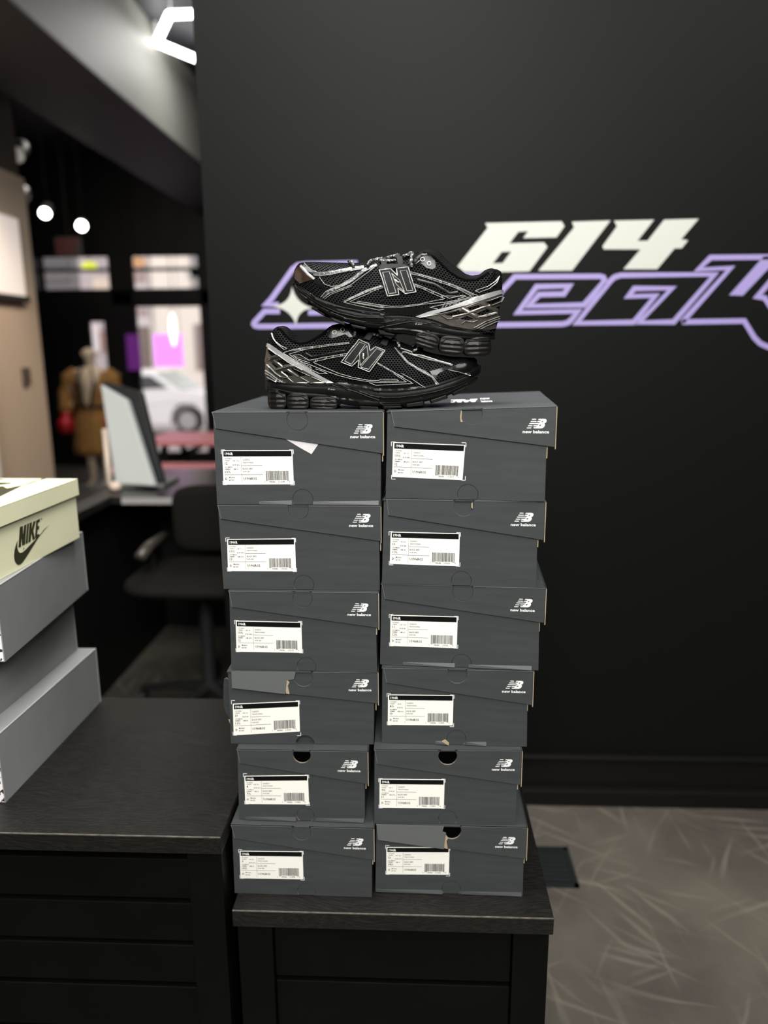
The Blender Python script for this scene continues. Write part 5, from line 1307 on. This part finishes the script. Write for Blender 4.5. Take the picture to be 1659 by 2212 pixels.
for s_ in (-1, 1):
    m = MB(); gx, gy = mx+s_*.23, my-.12
    m.ell((gx+s_*-.005, gy-.02, z(.79)), (.072, .085, .085), 20, 12, p=.85); m.ell((gx-s_*.045, gy-.05, z(.83)), (.024, .035, .05), 12, 8); m.tube([(gx, gy+.0, z(.86)), (gx, gy+.02, z(.95))], .042, 14, rf=[1, 1.1])
    m.build('boxing_glove', rg, t, smooth=True)
m = MB(); m.cyl((mx, my, 0), .17, .012, 28); m.build('stand_base', MT['grey'], t)

# ---- magenta neon poster and added glare shape in the window
mg = mat('magenta_glow', (.6, .1, .7), .4, emit=(.83, .22, .93), estr=1.25)
def wrect(name, lab, cat, c, Y, mt, th=.015, parts='sign_face'):
    a, b = onY(c[0], c[3], Y), onY(c[2], c[1], Y)
    t = thing(name, ((a.x+b.x)/2, Y, a.z), lab, cat); m = MB(); m.box((a.x, Y, a.z), (b.x, Y+th, b.z)); m.build(parts, mt, t, bevel=.004)
    for xx in (a.x+.02, b.x-.02):
        m = MB(); m.tube([(xx, Y+.007, b.z), (xx, Y+.007, CEIL-.001)], .003, 6); m.build('hanging_wire', bk, t)
    return t
wrect('glowing_sign', 'glowing magenta sign hanging in the right shop window', 'sign', (336, 722, 392, 792), 8.2, mg)
wrect('glowing_sign', 'dim purple sign on the dark post between the windows', 'sign', (277, 722, 300, 800), 8.3, mat('purple_glow', (.10, .02, .14), .4, emit=(.35, .05, .5), estr=.16))
p = onY(374, 712, 7.9); t = thing('pendant_lamp', p, 'white elongated glowing pendant lamp in front of the magenta sign', 'lamp')
m = MB(); m.ell((p.x, p.y, p.z), (.035, .035, .17), 16, 14); m.build('lamp_shade', mat('pendant_glow', (.9, .9, .9), .4, emit=(1, .97, .93), estr=1.6), t, smooth=True)  # glowing ellipsoid added for a patch of glare
m = MB(); m.tube([(p.x, p.y, p.z+.16), (p.x, p.y, CEIL-.001)], .004, 6); m.build('lamp_cord', bk, t)
for (x, y, r, col, lab, st) in ((193, 574, .042, (.80, .85, .10), 'yellow green glowing round sign in the left transom window', 1.0), (298, 566, .045, (1, .55, .28), 'orange glowing round lamp in the right transom window', .7)):
    p = onY(x, y, 8.9); t = thing('round_sign', p, lab, 'sign')
    m = MB(); m.ell(p, (r*2.2, .03, r*1.2), 20, 10); m.build('sign_face', mat('sign_glow', col, .5, emit=col, estr=st), t, smooth=True)
    m = MB(); m.tube([(p.x, p.y+.02, p.z), (p.x, p.y+.02, 2.62)], .006, 6); m.build('sign_bracket', bk, t)
m = MB(); m.box((-5, 8.7, 2.62), (1, 9.3, 2.68)); struct('trim_12', m, bk)

# ---- street: ground, car, buildings
SZ = -0.35
m = MB(); m.box((-30, 8.62, SZ-.1), (20, 60, SZ)); struct('floor_street', m, mat('asphalt', (.30, .27, .27), .8, noise=.15, nscale=3))
m = MB(); m.box((-30, 8.6, SZ), (20, 10.6, -.02)); struct('floor_pavement', m, mat('pavement', (.34, .29, .28), .8))
def building(name, label, c, Y, col, rows, depth=6):
    a, b = onY(c[0], 800, Y), onY(c[1], 800, Y)
    ztop = onY(c[0], c[2], Y).z
    t = thing(name, ((a.x+b.x)/2, Y+depth/2, SZ), label, 'building', 'buildings across the street')
    m = MB(); m.box((a.x, Y, SZ), (b.x, Y+depth, ztop)); m.build('facade', mat('facade_paint', col, .8), t)
    for (x0, y0, x1, y1, wc) in rows:
        p, q = onY(x0, y1, Y), onY(x1, y0, Y)
        m = MB(); m.box((p.x, Y-.05, p.z), (q.x, Y-.001, q.z)); m.build('facade_window', mat('facade_opening', wc, .4), t)
building('building', 'pale cream building across the street behind the white car', (338, 470, 300), 24, (.84, .76, .68), [(415, 500, 426, 640, (.30, .28, .28)), (425, 700, 440, 800, (.28, .22, .2)), (405, 585, 432, 600, (.5, .5, .5))])
building('building', 'brown and white shopfront building left of the cream one', (250, 337, 300), 25, (.72, .66, .66), [(285, 665, 318, 682, (.42, .32, .32)), (293, 705, 322, 800, (.20, .15, .13)), (285, 570, 312, 610, (.40, .30, .28)), (329, 540, 334, 700, (.25, .2, .2))])
building('building', 'tall grey building seen through the slot beside the mannequin', (190, 249, 200), 26, (.50, .44, .45), [(200, 700, 214, 760, (.78, .70, .72)), (218, 715, 240, 760, (.33, .20, .17)), (205, 600, 245, 640, (.75, .62, .50))])
building('building', 'dark building at the far left of the street', (-60, 189, 200), 26, (.16, .145, .15), [(60, 560, 150, 580, (.08, .08, .08)), (60, 600, 150, 610, (.10, .09, .09))])

# parked white car seen from its side
cY = 14.0
P = lambda x, y, Y=cY: onY(x, y, Y)
wr = (P(405, 880).z-P(405, 938).z)/2; wc = P(405, 909)
zg = wc.z-wr
t = thing('car', (wc.x-.8, cY+.8, SZ), 'white car parked on the street outside the window', 'car')
side_px = [(455,950),(440,948),(438,925),(430,900),(405,882),(380,900),(370,928),(335,930),(300,925),(262,920),(250,905),(250,880),(258,862),(283,850),(285,815),(300,800),(330,803),(355,815),(385,838),(420,843),(446,845),(458,870)]
side = [(P(*q).x, P(*q).z) for q in side_px]
# extend to a believable car: mirror roof to the left
m = MB(); white = mat('white_car_paint', (.85, .84, .84), .25, coat=.5)
xs = [q[0] for q in side]; L0 = wc.x-2.9*wr*2.6
body = [(wc.x+.9, zg+wr*.9), (wc.x+wr*1.25, zg+wr*.75), (wc.x+wr*1.15, zg+wr*1.6), (wc.x+wr*.6, zg+wr*2.2), (wc.x-wr*.6, zg+wr*2.2), (wc.x-wr*1.15, zg+wr*1.6), (wc.x-wr*1.3, zg+wr*.75),
        (L0+.55, zg+wr*.75), (L0+.45, zg+wr*1.9), (L0-.1, zg+wr*1.9), (L0-.25, zg+wr*.75), (L0-.7, zg+wr*.8), (L0-.8, P(405,860).z), (L0-.35, P(405,848).z), (L0+.35, P(300,800).z), (P(300,800).x, P(300,800).z), (P(330,806).x, P(330,806).z), (P(388,842).x, P(388,842).z), (P(430,846).x, P(430,846).z), (wc.x+.85, P(455,865).z)]
m.plate([body], lambda x, zz, d: Vector((x, cY-d, zz)), -1.55, 0, 0); m.build('car_body', white, t, bevel=.03)
gl = mat('car_glass', (.20, .24, .23), .15)
win = [(P(286,842).x, P(286,842).z), (P(300,812).x, P(300,812).z), (P(326,812).x, P(326,812).z), (P(362,838).x, P(362,838).z)]
m = MB(); m.plate([win], lambda x, zz, d: Vector((x, cY-d, zz)), 0, .01, 0); m.build('side_window', mat('car_glass_dark', (.04, .04, .045), .2), t)
m = MB(); ws = [Vector((P(328,806).x, cY-.02, P(328,806).z)), Vector((P(390,842).x, cY-.02, P(390,842).z))]
m.face([ws[0]+Vector((0, .1, .012)), ws[1]+Vector((0, .1, .012)), ws[1]+Vector((0, 1.45, .012)), ws[0]+Vector((0, 1.45, .012))]); m.build('windscreen', gl, t)
for cx in (wc.x, L0+.17):
    m = MB(); m.cyl((cx, cY+.02, zg+wr), wr, .2, 32, axis='y'); w1 = m.build('wheel', mat('tyre', (.03, .03, .032), .7), t, smooth=True, sharp=40)
    m = MB(); m.cyl((cx, cY-.0, zg+wr), wr*.66, .03, 24, axis='y'); m.build('hubcap', mat('hubcap', (.42, .40, .40), .4, metal=.4), w1)
